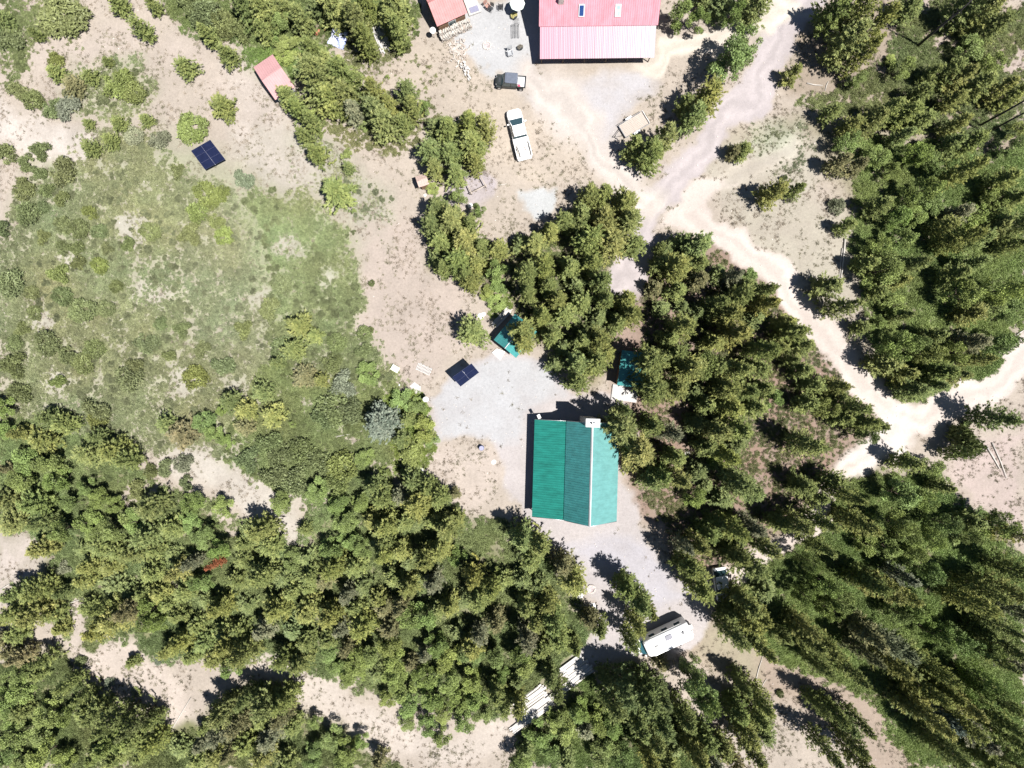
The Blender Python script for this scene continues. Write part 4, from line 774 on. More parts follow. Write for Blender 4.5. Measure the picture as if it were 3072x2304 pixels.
loft('body', [ring(hl, .70, .45, .95, .08), ring(hl-.18, .90, .38, 1.05, .12), ring(hl-.6, w, .35, 1.12, .12), ring(1.75, w, .35, 1.18, .12), ring(1.2, w, .35, 1.15, .1), ring(-.55, w, .35, 1.15, .1)], CAR, tr)
def cabin_loft(par, x0, x1, x2, x3, zb, zt, wb, wt, m):
    return loft('cab', [[(x0, -wb, zb), (x0, wb, zb), (x1, wt, zt), (x1, -wt, zt)], [(x3, -wb, zb), (x3, wb, zb), (x2, wt, zt), (x2, -wt, zt)]], m, par)
cabin_loft(tr, 2.0, .85, -.45, -.6, 1.12, 1.78, .93, .74, M_GLASS)
loft('cab_roof', [ring(.88, .66, 1.72, 1.81, .03), ring(.7, .77, 1.7, 1.85, .05), ring(-.35, .77, 1.7, 1.85, .05), ring(-.55, .72, 1.7, 1.80, .03)], CAR, tr)
for s in (-1, 1):
    tube('pillar', [(1.95, s*.9, 1.13), (.85, s*.73, 1.76)], .045, CAR, tr); tube('pillar', [(.25, s*.93, 1.13), (.2, s*.76, 1.76)], .04, CAR, tr)
    m_ = box('mirror', 1.25, 1.4, s*1.0, s*1.28, 1.15, 1.38, CAR, tr, .03)
    box('headlight', hl-.12, hl+.0, s*.45-.12+s*.12, s*.45+.12+s*.12, .72, .88, M_STEEL, tr); box('taillight', -hl-.02, -hl+.03, s*.86-.07, s*.86+.07, .75, 1.05, mat('red_lamp', (.5, .02, .02), .3), tr)
    box('bed_side', -hl+.02, -.6, s*w-.05, s*w+.05, .4, 1.18, CAR, tr, .03)
    wheel(tr, 2.1, s*.88); wheel(tr, -2.0, s*.88)
box('bed_floor', -hl+.05, -.6, -.95, .95, .45, .72, M_GREYWOOD, tr); box('tailgate', -hl-.03, -hl+.06, -.92, .92, .45, 1.16, CAR, tr, .02)
box('front_bumper', hl-.05, hl+.12, -.85, .85, .38, .58, M_STEEL, tr, .03); box('rear_bumper', -hl-.18, -hl-.04, -.9, .9, .4, .56, M_STEEL, tr, .02)
box('toolbox', -1.3, -.68, -.88, .88, .72, 1.3, CAR, tr, .04)
tp = empty('tarp_bundle', tr.location, tr.rotation_euler.z, label='white sheets and boards lying in the bed of the white pickup', cat='cargo')
box('sheet', -3.15, -1.5, -.75, .55, .73, 1.12, M_WHITE, tp, .06); box('sheet', -2.4, -1.6, -.1, .62, 1.13, 1.2, M_WHITE, tp, .02, R(8)); box('board', -2.5, -1.5, .64, .76, .74, .9, M_GREYWOOD, tp); box('board', -2.6, -1.9, -.35, -.27, 1.125, 1.17, M_BROWNWOOD, tp, 0, R(10))
# utility vehicle
ut, _ = axis_root('utility_vehicle', (1486, 240), (1577, 247), .9, label='dark side by side utility vehicle with grey roof and small open cargo bed', cat='utility vehicle')
DK = mat('dark_green_black_plastic', (.03, .035, .035), .4, spec=.4, noise=.1); GR = mat('dark_grey_blue_canopy', (.10, .115, .15), .6, noise=.12, scale=4)
loft('body', [ring(2.0, .38, .45, .75, .1), ring(1.75, .62, .4, .95, .15), ring(1.2, .72, .35, 1.05, .12), ring(.9, .74, .35, 1.0, .1), ring(-.9, .74, .35, .85, .1)], DK, ut)
cabin_loft(ut, 1.25, .65, -.75, -.9, .95, 1.85, .72, .64, M_GLASS)
loft('canopy', [ring(.72, .62, 1.84, 1.91, .04), ring(.5, .70, 1.84, 1.95, .05), ring(-.75, .70, 1.84, 1.95, .05), ring(-.92, .66, 1.84, 1.90, .03)], GR, ut)
for s in (-1, 1):
    for x0, x1 in ((1.2, .66), (-.1, -.1), (-.9, -.82)): tube('roll_bar', [(x0, s*.74, .9), (x1, s*.68, 1.87)], .035, DK, ut)
    box('bed_side', -1.95, -.95, s*.72-.03, s*.72+.03, .8, 1.12, DK, ut); box('fender', 1.2, 1.85, s*.75-.12, s*.75+.12, .72, .8, DK, ut, .02); box('headlight', 1.78, 1.9, s*.45-.08, s*.45+.08, .7, .8, M_STEEL, ut)
    wheel(ut, 1.45, s*.72, .34, .26); wheel(ut, -1.4, s*.72, .34, .26)
box('bed_floor', -1.95, -.95, -.7, .7, .7, .8, mat('scuffed_light_bed', (.66, .66, .68), .5, noise=.1), ut); box('tailgate', -2.02, -1.95, -.74, .74, .7, 1.12, DK, ut); box('hood_vent', 1.3, 1.6, -.3, .3, 1.04, 1.07, M_DARKMETAL, ut)
box('red_cloth', -1.35, -1.0, .3, .62, .8, .9, mat('red_cloth', (.6, .08, .14), .8), ut, .03)
# motorhome
rv, _ = axis_root('motorhome', (1914, 1957), (2070, 1884), 2.2, label='white motorhome with blue windscreen and grey roof hatch beside the green fir', cat='motorhome')
RVS = mat('off_white_side', (.62, .62, .60), .4, spec=.4, noise=.1, scale=2)
loft('body', [ring(2.2, 1.08, .5, 2.75, .15), ring(1.9, 1.14, .45, 2.95, .12), ring(-3.3, 1.14, .45, 3.0, .12), ring(-3.6, 1.08, .5, 2.85, .18)], CAR, rv)
loft('cab_over', [ring(2.65, .86, 2.1, 2.6, .12), ring(2.45, 1.02, 1.95, 2.80, .15), ring(2.15, 1.08, 1.95, 2.86, .12)], CAR, rv)
loft('cab_body', [ring(3.75, .75, .45, 1.0, .12), ring(3.5, .92, .4, 1.12, .15), ring(2.9, 1.0, .4, 1.3, .12), ring(2.15, 1.0, .4, 1.4, .1)], CAR, rv)
loft('windscreen', [[(3.3, -.82, 1.28), (3.3, .82, 1.28), (2.6, .80, 2.02), (2.6, -.80, 2.02)], [(2.2, -.88, 1.2), (2.2, .88, 1.2), (2.2, .82, 1.98), (2.2, -.82, 1.98)]], mat('blue_green_windscreen', (.05, .16, .20), .08, spec=.8, noise=.1), rv)
h_ = box('roof_hatch', -1.15, -.2, -.75, -.1, 3.0, 3.1, mat('grey_hatch', (.16, .16, .19), .5), rv, .02); box('roof_vent', 1.0, 1.45, -.1, .4, 2.96, 3.1, mat('pale_vent', (.3, .3, .3), .5), rv, .03)
tube('vent_cap', [(-2.6, -.2, 2.98), (-2.6, -.2, 3.16)], .2, mat('grey_vent', (.2, .2, .21), .5), rv, 12); box('roof_rail', -3.2, 1.8, 1.0, 1.04, 2.98, 3.05, M_STEEL, rv)
tube('awning', [(1.6, -1.2, 2.6), (-2.8, -1.2, 2.6)], .08, RVS, rv); box('ladder', -3.68, -3.6, .3, .75, .8, 2.8, M_STEEL, rv)
sp = obj('spare_wheel', *tubevf([(-3.63, -.5, 1.3), (-3.83, -.5, 1.3)], .34, 16), M_BLACK, rv)
for s in (-1, 1):
    for xx in (1.2, -.6, -2.4): box('window', xx-.4, xx+.4, s*1.14-.02, s*1.14+.02, 1.5, 2.2, M_GLASS, rv)
    m_ = box('mirror', 2.9, 3.0, s*1.08-.16, s*1.08+.16, 1.35, 1.75, CAR, rv, .02); wheel(rv, 2.85, s*.88, .38); wheel(rv, -1.9, s*.9, .38); box('headlight', 3.6, 3.78, s*.6-.13, s*.6+.13, .7, .9, M_STEEL, rv)
rb = empty('bicycle_rack', rv.location, rv.rotation_euler.z, label='thin metal rack with box at the rear of the motorhome', cat='rack')
tube('bar', [(-3.75, .6, .6), (-4.0, 1.25, .9)], .03, M_STEEL, rb); tube('bar', [(-3.75, .9, .6), (-3.95, 1.6, .9)], .03, M_STEEL, rb); box('box', -4.2, -3.75, .2, .75, .5, .95, M_WHITE, rb, .03)
# half hidden car
cr2, _ = axis_root('car', (2172, 1800), (2158, 1708), .9, label='white car half hidden below pines beside the lower forest track', cat='car')
loft('body', [ring(2.3, .65, .4, .72, .1), ring(2.0, .86, .3, .88, .12), ring(.9, .90, .3, .98, .1), ring(-1.8, .90, .3, 1.02, .1), ring(-2.25, .78, .4, .95, .12)], CAR, cr2)
cabin_loft(cr2, 1.0, .4, -1.2, -2.0, .95, 1.45, .84, .74, M_GLASS); loft('roof', [ring(.42, .68, 1.40, 1.49, .03), ring(.1, .80, 1.38, 1.52, .04), ring(-1.1, .80, 1.38, 1.52, .04), ring(-1.25, .72, 1.40, 1.48, .03)], CAR, cr2)
for s in (-1, 1):
    wheel(cr2, 1.4, s*.8, .33, .2); wheel(cr2, -1.4, s*.8, .33, .2); box('headlight', 2.1, 2.3, s*.55-.12, s*.55+.12, .6, .72, M_STEEL, cr2); box('mirror', .75, .88, s*.98-.1, s*.98+.1, .98, 1.12, CAR, cr2, .02)
# flatbed trailer
Fp = P(1843, 403, .6); c = P(1902, 374, .6); ang = math.atan2(34, 56)
tl = empty('trailer', (c.x, c.y, 0), ang, label='flatbed trailer with pale wooden deck half under a pine on the gravel', cat='trailer')
for k in range(9): box('deck_board', -1.75, 1.75, -.92+k*.205, -.92+k*.205+.19, .56, .61, M_PALEWOOD, tl)
box('frame', -1.8, 1.8, -.95, .95, .45, .555, M_STEEL, tl)
for s in (-1, 1): tube('side_rail', [(-1.8, s*.97, .85), (1.8, s*.97, .85)], .03, M_STEEL, tl); wheel(tl, -.2, s*1.1, .33, .2); box('fender', -.65, .25, s*1.1-.13, s*1.1+.13, .7, .74, M_WHITE, tl)
tube('tongue', [(-1.8, .5, .5), (-3.1, 0, .5), (-1.8, -.5, .5)], .05, M_DARKMETAL, tl); tube('jack', [(-2.9, 0, .1), (-2.9, 0, .95)], .04, M_DARKMETAL, tl); box('end_rail', 1.78, 1.84, -.95, .95, .6, .9, M_WHITE, tl)

# ------------------------------------------------------------------ solar arrays
def solar(px_corners, nx, ny, h, label, dz):
    A, B, C_, D = [P(*c, h+z) for c, z in zip(px_corners, dz)]
    o = empty('solar_array', (*((A+B+C_+D)/4).xy, 0), label=label, cat='solar panels', group='pole mounted solar arrays'); base = o.location
    for i in range(nx):
        for j in range(ny):
            def pt(u, v): return (A.lerp(B, u)).lerp(D.lerp(C_, u), v)-base
            g = .0035; q = [pt(i/nx+g, j/ny+g), pt((i+1)/nx-g, j/ny+g), pt((i+1)/nx-g, (j+1)/ny-g), pt(i/nx+g, (j+1)/ny-g)]
            n = (q[1]-q[0]).cross(q[3]-q[0]).normalized(); n = n if n.z > 0 else -n
            V = q+[p-n*.045 for p in q]; f = obj('panel', V, [(0, 1, 2, 3), (7, 6, 5, 4), (0, 4, 5, 1), (1, 5, 6, 2), (2, 6, 7, 3), (3, 7, 4, 0)], M_SOLARBACK, o)
            e = .018; c = sum(q, Vector())/4; V = [p.lerp(c, .03)+n*.003 for p in q]; obj('cells', V, [(0, 1, 2, 3)], M_SOLAR, f)
    tube('mast', [(0, 0, 0), (0, 0, h-.1)], .09, M_STEEL, o)
    for v in (.25, .75): tube('rail', [A.lerp(D, v)-base-Vector((0, 0, .1)), B.lerp(C_, v)-base-Vector((0, 0, .1))], .035, M_STEEL, o, 6)
    tube('cross_beam', [A.lerp(B, .5)-base-Vector((0, 0, .14)), D.lerp(C_, .5)-base-Vector((0, 0, .14))], .05, M_STEEL, o, 6)
solar([(572.6,452.4),(630.5,418.9),(675.7,477.7),(615.1,509.3)], 2, 3, 2.0, 'dark blue square solar array of six panels standing in the green field', (.15, .15, -.15, -.15))
solar([(1356.5,1131.9),(1414.7,1090.3),(1437.6,1117.3),(1381.5,1159.9)], 2, 2, 3.3, 'navy solar array on a tall mast at the edge of the grey yard', (.55, .55, -.55, -.55))

# ------------------------------------------------------------------ yard things
rr = random.Random(5)
def dish(px, py, h, label):
    o = empty('satellite_dish', (*P(px, py, h).xy, 0), 0, label=label, cat='dish'); tube('post', [(0, 0, 0), (0, 0, h-.1)], .035, M_STEEL, o)
    secs = []
    V = []; Fc = []
    for i in range(6):
        r_ = .40*i/5; z = .6*r_*r_
        V += [(r_*math.cos(2*PI*k/16), r_*math.sin(2*PI*k/16), z) for k in range(16)]
    for i in range(5):
        for k in range(16): Fc.append((i*16+k, i*16+(k+1) % 16, (i+1)*16+(k+1) % 16, (i+1)*16+k))
    d = obj('reflector', V, Fc, M_WHITE, o, True); d.location = (0, 0, h); d.rotation_euler = (R(28), R(12), 0); md = d.modifiers.new('thick', 'SOLIDIFY'); md.thickness = .03
    tube('feed_arm', [(0, -.05, h), (0, -.38, h+.12)], .015, M_DARKMETAL, o)
dish(1298, 91, 2.0, 'oval white dish on a post at the corner of the small red cabin'); dish(1277, 1197, 2.0, 'round white dish on a post at the left edge of the grey yard')
def plank_pile(name, px, py, L, W_m, ang, n, layers, m, label, cat, piece='plank', jitter=.08, hh=.09, group=None):
    c = P(px, py); o = empty(name, (c.x, c.y, 0), ang, label=label, cat=cat, group=group); per = n; wd = W_m/per
    me = bpy.data.meshes.new(piece); v, f = boxvf(-.5, .5, -.5, .5, 0, 1); me.from_pydata(v, [], f); me.materials.append(m); me2 = me.copy(); me2.materials.clear(); me2.materials.append(M_GREYWOOD)
    for l in range(layers):
        for i in range(per):
            k = inst(piece, me if rr.random() > .28 or m is M_GREYWOOD else me2, o, (rr.uniform(-jitter, jitter)*L, -W_m/2+wd*(i+.5)+rr.uniform(-.15, .15)*wd, .04+l*hh+rr.uniform(0, hh*.9)), (0, rr.uniform(-.004, .004), rr.uniform(-.02, .02)), (L*rr.uniform(.7, 1.05), wd*rr.uniform(.7, .95), hh*.95))
    return o
# lumber stacks at the bottom (upper right one, lower left one)
LA = R(37)
plank_pile('lumber_stack', 1728, 2008, 3.6, 3.0, LA, 10, 3, M_WHITEBOARD, 'upper right lumber stack of long bleached boards near the motorhome', 'lumber', group='stacks of bleached lumber')
plank_pile('lumber_stack', 1606, 2108, 4.4, 3.4, LA, 11, 4, M_WHITEBOARD, 'lower left lumber stack of long bleached boards among the bushes', 'lumber', group='stacks of bleached lumber')
plank_pile('lumber_stack', 1668, 2082, 5.2, 1.1, LA, 6, 2, M_GREYWOOD, 'narrow grey strip of boards along the bleached lumber stacks', 'lumber', group='stacks of bleached lumber')
plank_pile('lumber_stack', 1570, 2165, 3.6, 1.0, LA, 5, 2, M_WHITEBOARD, 'short lumber stack at the lower end of the row of boards', 'lumber', group='stacks of bleached lumber')
plank_pile('board_pile', 1506, 952, 3.4, .95, math.atan2(42, 40), 6, 2, M_WHITEBOARD, 'pile of bleached boards lying along the green roofed hut', 'lumber')
plank_pile('board_pile', 1146, 118, 3.6, 1.6, R(-68), 9, 2, M_WHITEBOARD, 'long pile of bleached boards between two pines near the blue tarp', 'lumber', jitter=.12)
plank_pile('board_pile', 1205, 131, 1.0, .9, R(-70), 5, 3, M_WHITEBOARD, 'short square stack of pale boards below the pine near the small red cabin', 'lumber')
# pallet with white slats, box, slabs
pal = empty('pallet', (*P(1272, 1108).xy, 0), R(-25), label='white slatted pallet lying on bare ground left of the middle solar array', cat='pallet')
for k in range(12): box('slat', -1.0+k*.17, -.91+k*.17, -.48, .48+(.1 if k % 3 else 0), .10, .13, M_WHITEBOARD, pal)
for y_ in (-.4, 0, .4): box('bearer', -1.05, 1.05, y_-.04, y_+.04, .0, .098, M_GREYWOOD, pal)
bx = empty('storage_box', (*P(1187, 1106).xy, 0), R(-30), label='pale green storage box at the edge of the bushes left of the pallet', cat='box'); BXM = mat('pale_green_plastic', (.62, .66, .52), .6, noise=.08)
box('body', -.5, .5, -.36, .36, 0, .45, BXM, bx); box('lid', -.54, .54, -.4, .4, .45, .52, BXM, bx, .03)
def slab(name, corners, z, m, label, cat):
    pts = [P(*c) for c in corners]; c0 = sum(pts, Vector())/len(pts); V = [p-c0+Vector((0, 0, .0)) for p in pts]+[p-c0+Vector((0, 0, z)) for p in pts]; n = len(pts)
    o = obj(name, V, [tuple(range(n))[::-1], tuple(range(n, 2*n))]+[(i, (i+1) % n, n+(i+1) % n, n+i) for i in range(n)], m); o.location = (c0.x, c0.y, 0); tag(o, label, cat); return o
slab('concrete_slab', [(1476,1058),(1490.6,1045.6),(1515.6,1055),(1501,1081)], .14, M_WHITE, 'small white slab at the lower end of the green roofed hut', 'slab')
slab('concrete_slab', [(1229,1158),(1243,1146),(1263,1160),(1262,1180),(1248,1182)], .06, M_CONCRETE, 'pale flat slab on bare ground near the round dish', 'slab')
slab('concrete_slab', [(1322,111),(1408,72),(1414,85),(1345,112),(1324,118)], .08, M_CONCRETE, 'pale concrete strip in front of the firewood at the small red cabin', 'slab')
pad = empty('platform', (*P(1417, 18).xy, 0), R(20), label='pale platform with a dark panel beside the small red cabin', cat='platform')
box('deck', -.85, .85, -1.2, 1.6, 0, .25, M_CONCRETE, pad); box('dark_panel', -.55, .62, -1.0, -.25, .25, .32, mat('grey_violet_panel', (.22, .22, .30), .4), pad)
# firewood stack under the eave
fw = empty('firewood_stack', c2.location, c2.rotation_euler.z, label='long firewood stack of split logs under the eave of the small red cabin', cat='firewood')
lg = bpy.data.meshes.new('log'); v, f = tubevf([(0, -.5, 0), (0, .5, 0)], .5, 5); lg.from_pydata([tuple(q) for q in v], [], f); lg.materials.append(M_PALEWOOD)
lg2 = lg.copy(); lg2.materials.clear(); lg2.materials.append(M_GREYWOOD)
for row in range(2):
    for l in range(7 if row == 0 else 5):
        for i in range(22):
            inst('log', rr.choice([lg, lg2, lg2]), fw, (.1+i*.2+rr.uniform(-.05, .05), -.15-row*.5+rr.uniform(-.07, .07), .1+l*.2+rr.uniform(-.03, .05)), (0, rr.uniform(0, 3), rr.uniform(-.3, .3)), (.21*rr.uniform(.6, 1.1), .46*rr.uniform(.8, 1.1), .2))
fs = empty('firewood_heap', (*P(1372, 150).xy, 0), 0, label='loose heap of split firewood scattered below the small red cabin', cat='firewood')
for i in range(150):
    u = rr.gauss(0, .45); px = 1372+u*22+rr.gauss(0, 11)+(i % 3)*3; py = 150+rr.gauss(0, 20)+u*14; q = P(px, py)-fs.location
    inst('log', rr.choice([lg, lg, lg2]), fs, (q.x, q.y, .07+rr.uniform(0, .12)), (rr.uniform(-.2, .2), rr.uniform(0, 3), rr.uniform(0, 3.1)), (.15*rr.uniform(.7, 1.3), .42*rr.uniform(.7, 1.2), .13))
cb = empty('block_pile', (*P(1401, 215).xy, 0), R(-60), label='pile of white blocks on the dirt left of the utility vehicle', cat='blocks')
for i in range(26): box('block', 0, .42, 0, .22, 0, .2, M_CONCRETE, cb, .01); k = cb.children[-1]; k.location = (rr.uniform(-1.15, 1.15), rr.uniform(-.42, .42), rr.choice([.0, .0, .2])); k.rotation_euler = (0, 0, rr.uniform(-.4, .4))
# tarp and rusty sheets under the pine
V = []; Fc = []; nn = 14
for i in range(nn+1):
    for j in range(nn+1):
        V.append((-1.15+2.3*i/nn, -1.3+2.6*j/nn, .35+.16*math.sin(i*1.1+j*.7)+.1*math.sin(j*1.9-i*.6)+rr.uniform(-.03, .03)-(.3 if i in (0, nn) or j in (0, nn) else 0)))
for i in range(nn):
    for j in range(nn): Fc.append((i*(nn+1)+j, (i+1)*(nn+1)+j, (i+1)*(nn+1)+j+1, i*(nn+1)+j+1))
tarp = obj('tarp', V, Fc, mat('blue_white_tarp', (.62, .64, .74), .6, noise=.3, scale=1.1, col2=(.10, .16, .50)), None, True); tarp.location = (*P(1016, 114).xy, 0); tarp.rotation_euler = (0, 0, R(-20)); tag(tarp, 'crumpled blue and white tarp on the ground half under a tall pine', 'tarp')
for k in (0,):
    s_ = slab('metal_sheet', [(940,98),(985,72),(996,82),(950,108)], .05, mat('rusty_red_sheet', (.50, .17, .12), .8, noise=.3, scale=3), 'rusty red metal sheet lying in the bushes above the tarp', 'metal sheet')
# square timber frame
cs = [P(*c, .9) for c in ((1396.7,539.6),(1437.3,520.3),(1456.6,556.5),(1413.6,578))]; c0 = sum(cs, Vector())/4
fr = empty('timber_frame', (c0.x, c0.y, 0), label='square open frame of pale timber beams on pinkish soil', cat='timber frame')
for i in range(4):
    A, B = cs[i]-c0+Vector((0, 0, .9)), cs[(i+1) % 4]-c0+Vector((0, 0, .9)); d = (B-A).normalized()*.25; z = Vector((0, 0, .1 if i % 2 else 0))
    tube('beam', [A-d+z, B+d+z], .075, M_PALEWOOD, fr, 6); tube('post', [(A.x, A.y, 0), (A.x, A.y, .85)], .07, M_PALEWOOD, fr, 6)
# fire pit and ring
def firering(px, py, r_, label):
    o = empty('fire_pit', (*P(px, py).xy, 0), label=label, cat='fire pit'); me = bpy.data.meshes.new('stone'); v, f = boxvf(-.11, .11, -.09, .09, 0, .16, .04); me.from_pydata(v, [], f); me.materials.append(M_STONE)
    n = int(r_*2*PI/.24)
    for k in range(n): a_ = 2*PI*k/n; inst('stone', me, o, (r_*math.cos(a_), r_*math.sin(a_), rr.uniform(-.03, .02)), (rr.uniform(-.2, .2), rr.uniform(-.2, .2), a_+PI/2+rr.uniform(-.3, .3)), (rr.uniform(.8, 1.2),)*3)
    obj('ashes', [(r_*.85*math.cos(2*PI*k/12), r_*.85*math.sin(2*PI*k/12), .03) for k in range(12)], [tuple(range(12))], mat('ash', (.42, .36, .36), .95, noise=.3), o)
firering(1460.7, 137, .5, 'round stone fire pit in the grey yard beside the red roofed house'); firering(1773.6, 1767, .5, 'stone ring lying in deep pine shade left of the lower gravel yard')
# garden chairs: seat, back, legs
def chair(px, py, rz, label, m=M_GREYWOOD, s=1.0):
    o = empty('garden_chair', (*P(px, py).xy, 0), rz, label=label, cat='chair', group='garden chairs in the yard of the red roofed house'); o.scale = (s, s, s)
    for k in range(4): box('seat_slat', -.25, .25, -.24+k*.13, -.14+k*.13, .40, .43, m, o)
    for k in range(4): b_ = box('back_slat', -.24+k*.13, -.14+k*.13, -.02, .02, .45, 1.0, m, o); b_.location.y = .30; b_.rotation_euler = (R(-12), 0, 0)
    for sx in (-.24, .24):
        for sy in (-.2, .26): tube('leg', [(sx, sy, 0), (sx, sy, .42)], .025, m, o, 6)
        box('armrest', sx-.04, sx+.04, -.24, .28, .62, .65, m, o)
RS = mat('reddish_chair_wood', (.38, .22, .18), .7)
chair(1463, 24, R(40), 'reddish garden chair, left one beside the pale platform', RS, 1.1); chair(1471, 32, R(-30), 'greyish garden chair touching the reddish one', M_DARKMETAL, 1.1)
chair(1502.5, 25, R(180), 'black garden chair standing alone in the grey yard', M_BLACK, 1.15); chair(1531, 165, R(10), 'wire garden chair near the front of the utility vehicle', M_STEEL, 1.3)
tb = empty('wire_bench', (*P(1546, 97).xy, 0), R(-88), label='long wire mesh lounger beside the shadow of the red roofed house', cat='lounger')
for k in range(12): tube('wire', [(-.85+k*.155, -.45, .4), (-.85+k*.155, .45, .4)], .016, M_DARKMETAL, tb, 4)
for y_ in (-.45, 0, .45): tube('rail', [(-.9, y_, .4), (.9, y_, .4)], .025, M_DARKMETAL, tb, 4)
for x_ in (-.8, .8):
    for y_ in (-.42, .42): tube('leg', [(x_, y_, 0), (x_, y_, .4)], .02, M_DARKMETAL, tb, 4)
tb2 = empty('side_table', (*P(1550, 68).xy, 0), R(5), label='small square wire side table above the mesh lounger', cat='table')
for k in range(5): tube('wire', [(-.3+k*.15, -.3, .45), (-.3+k*.15, .3, .45)], .014, M_DARKMETAL, tb2, 4)
for y_ in (-.3, .3): tube('rail', [(-.32, y_, .45), (.32, y_, .45)], .02, M_DARKMETAL, tb2, 4); tube('leg', [(-.3, y_, 0), (-.3, y_, .45)], .02, M_DARKMETAL, tb2, 4); tube('leg', [(.3, y_, 0), (.3, y_, .45)], .02, M_DARKMETAL, tb2, 4)
def planter(px, py, r_, label, cc):
    o = empty('planter', (*P(px, py).xy, 0), label=label, cat='planter'); tube('pot', [(0, 0, 0), (0, 0, .4)], [r_*.7, r_], M_DARKMETAL, o, 14)
    f_ = inst('flowers', SET['shrub'][0], o, (0, 0, .3), (0, 0, 0), (r_*1.2, r_*1.2, .45)); f_.color = (*cc, 1)
planter(1543, 52, .42, 'planter with yellow and white flowers at the left of the red roofed house', (.55, .50, .22)); planter(1561, 146, .36, 'planter with dry grey plant near the porch corner of the red roofed house', (.25, .23, .19))
pu = empty('patio_umbrella', (*P(1552, 10, 2.2).xy, 0), label='pale patio umbrella at the top edge beside the red roofed house', cat='umbrella')
V = [(0, 0, 2.6)]+[(1.0*math.cos(2*PI*k/8), 1.0*math.sin(2*PI*k/8), 2.15) for k in range(8)]; cn = obj('canopy', V, [(0, 1+k, 1+(k+1) % 8) for k in range(8)], mat('pale_green_canvas', (.62, .70, .64), .8), pu); cn.modifiers.new('thick', 'SOLIDIFY').thickness = .02
tube('pole', [(0, 0, 0), (0, 0, 2.6)], .03, M_STEEL, pu)
# drums, rocks
def drum(px, py, r_, h, m, label, top=None):
    o = empty('drum', (*P(px, py).xy, 0), label=label, cat='drum'); tube('body', [(0, 0, 0), (0, 0, h*.33), (0, 0, h*.34), (0, 0, h*.66), (0, 0, h*.67), (0, 0, h)], [r_, r_, r_*1.05, r_*1.05, r_, r_], m, o, 20)
    obj('lid', *tubevf([(0, 0, h), (0, 0, h+.03)], r_*.9, 20), top or m, o)
drum(1445, 1343, .33, .75, mat('dark_blue_drum', (.09, .11, .20), .5), 'dark blue drum on the bare ground left of the green roofed cabin', mat('violet_grey_lid', (.25, .25, .36), .5))
def rock(px, py, s, label, m=M_STONE, z=.5, seed=1):
    rg = random.Random(seed); V, Fc = [], []; n = 9
    for j in range(5):
        t = j/4*PI*.5
        for k in range(n): q = s*math.cos(t)*rg.uniform(.82, 1.12); V.append((q*math.cos(2*PI*k/n), q*math.sin(2*PI*k/n), s*z*math.sin(t)*rg.uniform(.9, 1.1)))
    for j in range(4):
        for k in range(n): Fc.append((j*n+k, j*n+(k+1) % n, (j+1)*n+(k+1) % n, (j+1)*n+k))
    Fc.append(tuple(4*n+k for k in range(n))); o = obj('rock', V, Fc, m); o.location = (*P(px, py).xy, -.03); o.rotation_euler = (0, 0, rg.uniform(0, 6)); tag(o, label, 'rock'); return o
WR = mat('white_rock', (.74, .72, .69), .9, noise=.12, bump=.4)
rock(1481, 1386, .38, 'white rock on bare ground between the drum and the cabin porch', WR, .4, 2); rock(1739, 1788, .5, 'large white rock at the edge of the pines left of the lower yard', WR, .4, 3)
rock(1778, 1820, .55, 'elongated white rock in the reddish clearing under pines', WR, .35, 4); rock(1441, 948, .45, 'white rock in bright bushes left of the green roofed hut', WR, .4, 5); rock(1451, 942, .3, 'smaller pale rock touching the white rock left of the hut', WR, .5, 6)
rock(1411, 617, .42, 'white rock just below the square timber frame', WR, .6, 7); rock(1275, 585, .22, 'small pale yellow rock below the outhouse', WR, .5, 8); rock(1198, 1156, .2, 'small pale rock on bare ground below the storage box', WR, .5, 9)
rock(1266, 1410, .3, 'pale rock at the lower tip of the bright green bushes', WR, .5, 10); rock(1088, 1060, .28, 'pale rock at the bush edge, upper one of two', WR, .5, 11); rock(1094, 1082, .24, 'pale rock at the bush edge, lower one of two', WR, .5, 12)
rock(1061, 892, .22, 'pale rock at the upper right edge of the green field', WR, .5, 13); rock(2062, 1362, .4, 'pale flat rock among the pines right of the green roofed cabin', WR, .3, 14); rock(1566, 975, .35, 'white rock beside the green hut roof', WR, 1.0, 15)
rock(2115, 1475, .3, 'grey rock below the pines right of the cabin', M_STONE, .5, 16); rock(1944, 2003, .25, 'dark small rock in front of the motorhome', M_STONE, .6, 17)
pebs = [boxvf(-.05, .05, -.04, .04, 0, .05, .015)]
pb = [bpy.data.meshes.new('pebble')]; pb[0].from_pydata(pebs[0][0], [], pebs[0][1]); pb[0].materials.append(M_STONE)
C_PEB = lib('pebble', pb); N = 9000; x, y = rnd_pts(N); wx, wy = warp(x, y); pr = np.full(N, .12)
for f in YARDS: pr = np.maximum(pr, .8*mask(wx, wy, f[:4]))
for f in ROADS: pr = np.maximum(pr, .35*mask(wx, wy, f[:4]))
ok = (RNG.random(N) < pr) & ~blocked(x, y); x, y = x[ok], y[ok]; n = len(x); s = RNG.uniform(.4, 1.6, n)
scatter('pebbles', 'small loose stones on the yards and the road', np.stack([x, y, ground_z(x, y)*.2-.03], 1), np.stack([RNG.normal(size=n)*.3, RNG.normal(size=n)*.3, RNG.uniform(0, 6.28, n)], 1), np.stack([s, s, s], 1), np.zeros(n), np.ones((n, 4)), C_PEB)

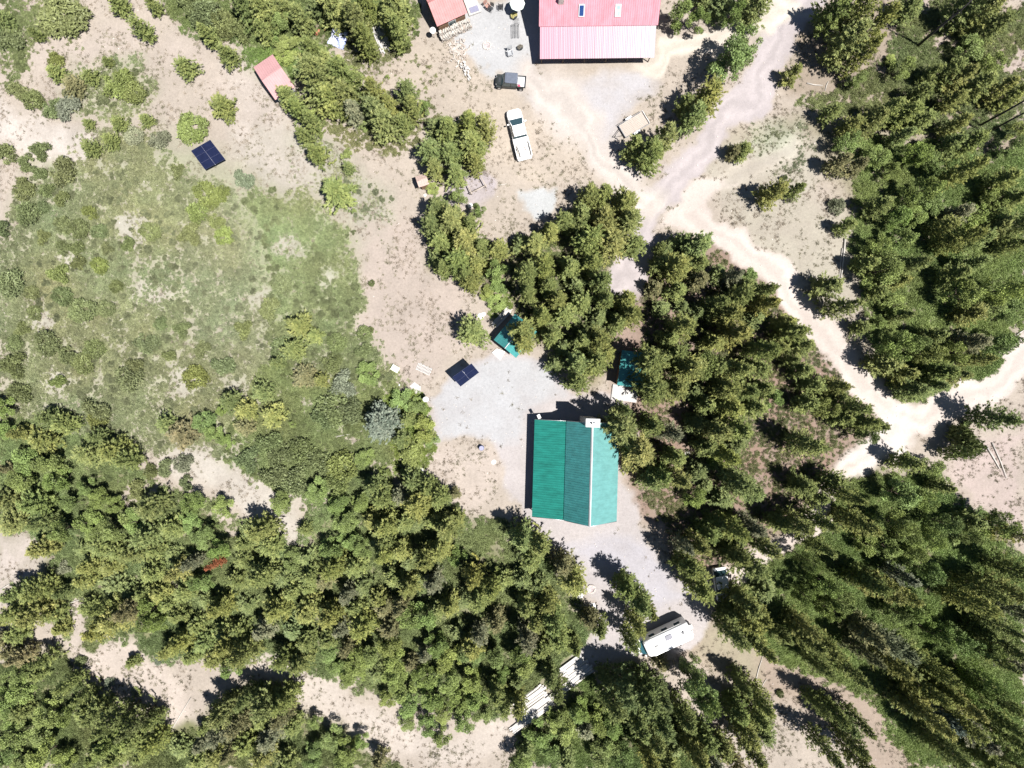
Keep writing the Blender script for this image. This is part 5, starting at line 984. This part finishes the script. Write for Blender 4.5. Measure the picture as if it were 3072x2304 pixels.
# ------------------------------------------------------------------ fallen logs and standing dead trunks
def flog(p0, p1, r_, label, m=M_GREYWOOD):
    A, B = P(*p0), P(*p1); c = (A+B)/2; mid = Vector((rr.uniform(-.1, .1), rr.uniform(-.1, .1), r_+.02))
    o = obj('fallen_log', *tubevf([A-c+Vector((0, 0, r_)), mid, B-c+Vector((0, 0, r_+.05))], [r_*1.2, r_, r_*.5], 7), m, None, True); o.location = c; tag(o, label, 'fallen log', 'bleached fallen logs'); return o
for a_, b_, r_, lb in [((2534,715),(2522,835),.12,'long upright bleached log in the right clearing'),((2526,745),(2518,830),.07,'thin bleached log just left of the long one in the right clearing'),
 ((2420,250),(2467,257),.07,'bleached log below the tall pine at the top right road'),((2484,245),(2475,273),.05,'short bleached log below the top right pine'),((1011,1309),(1092,1291),.07,'straight pale pole pointing left from the pale blue spruce'),
 ((352,967),(384,946),.06,'short white log in the left field'),((303,1008),(318,999),.05,'tiny white log left of centre in the green field'),((157,1828),(278,1786),.06,'long thin white log across bushes at the lower left'),
 ((0,1770),(42,1744),.06,'white log at the left edge of the picture'),((518,2184),(574,2092),.06,'long thin log across the bare patch at the lower left'),((92,1790),(152,1774),.05,'white log lying in shade at the lower left'),
 ((2957,1337),(2998,1407),.10,'left of the two crossed logs on the right slope'),((2975,1328),(3019,1435),.08,'right of the two crossed logs on the right slope'),((2883,2110),(3012,2193),.09,'long log among pines at the lower right'),
 ((2265,2050),(2288,1966),.05,'thin curved log beside the lower right track'),((2285,2060),(2300,2035),.04,'short thin log beside the lower right track'),((2905,2140),(2940,2170),.06,'short pale log among pines at the lower right'),
 ((3050,1005),(3072,990),.08,'white log beside the road at the right edge'),((2704,985),(2702,1000),.06,'tiny pale log in the thicket above the road fork'),((1496,556),(1520,552),.05,'thin pale stick right of the square timber frame'),
 ((2485,2095),(2520,2110),.05,'thin log lying on the bare lower right track')]: flog(a_, b_, r_, lb)
def snag(px, py, h, r_, label, rz=0):
    o = empty('dead_tree', (*P(px, py).xy, 0), rz, label=label, cat='dead tree', group='tall bare trunks at the right edge'); M = mat('charred_trunk', (.055, .05, .05), .9, noise=.3)
    tube('trunk', [(0, 0, 0), (.05, 0, h*.4), (-.04, .05, h*.75), (.05, .1, h)], [r_, r_*.85, r_*.6, r_*.2], M, o)
    for k in range(16):
        z = h*(.45+.034*k); t = k*2.4; L = .9*(1.1-z/h)+.2; tube('branch', [(0, 0, z), (L*math.cos(t), L*math.sin(t), z+.15)], [.03, .01], M, o, 4)
snag(2938, 377, 15, .15, 'upper of the tall bare dark trunks at the right edge'); snag(2952, 403, 14, .13, 'lower of the tall bare dark trunks at the right edge', 1); snag(2751, 139, 12, .18, 'thick dark bare trunk behind the tall pine at the top right', 2)
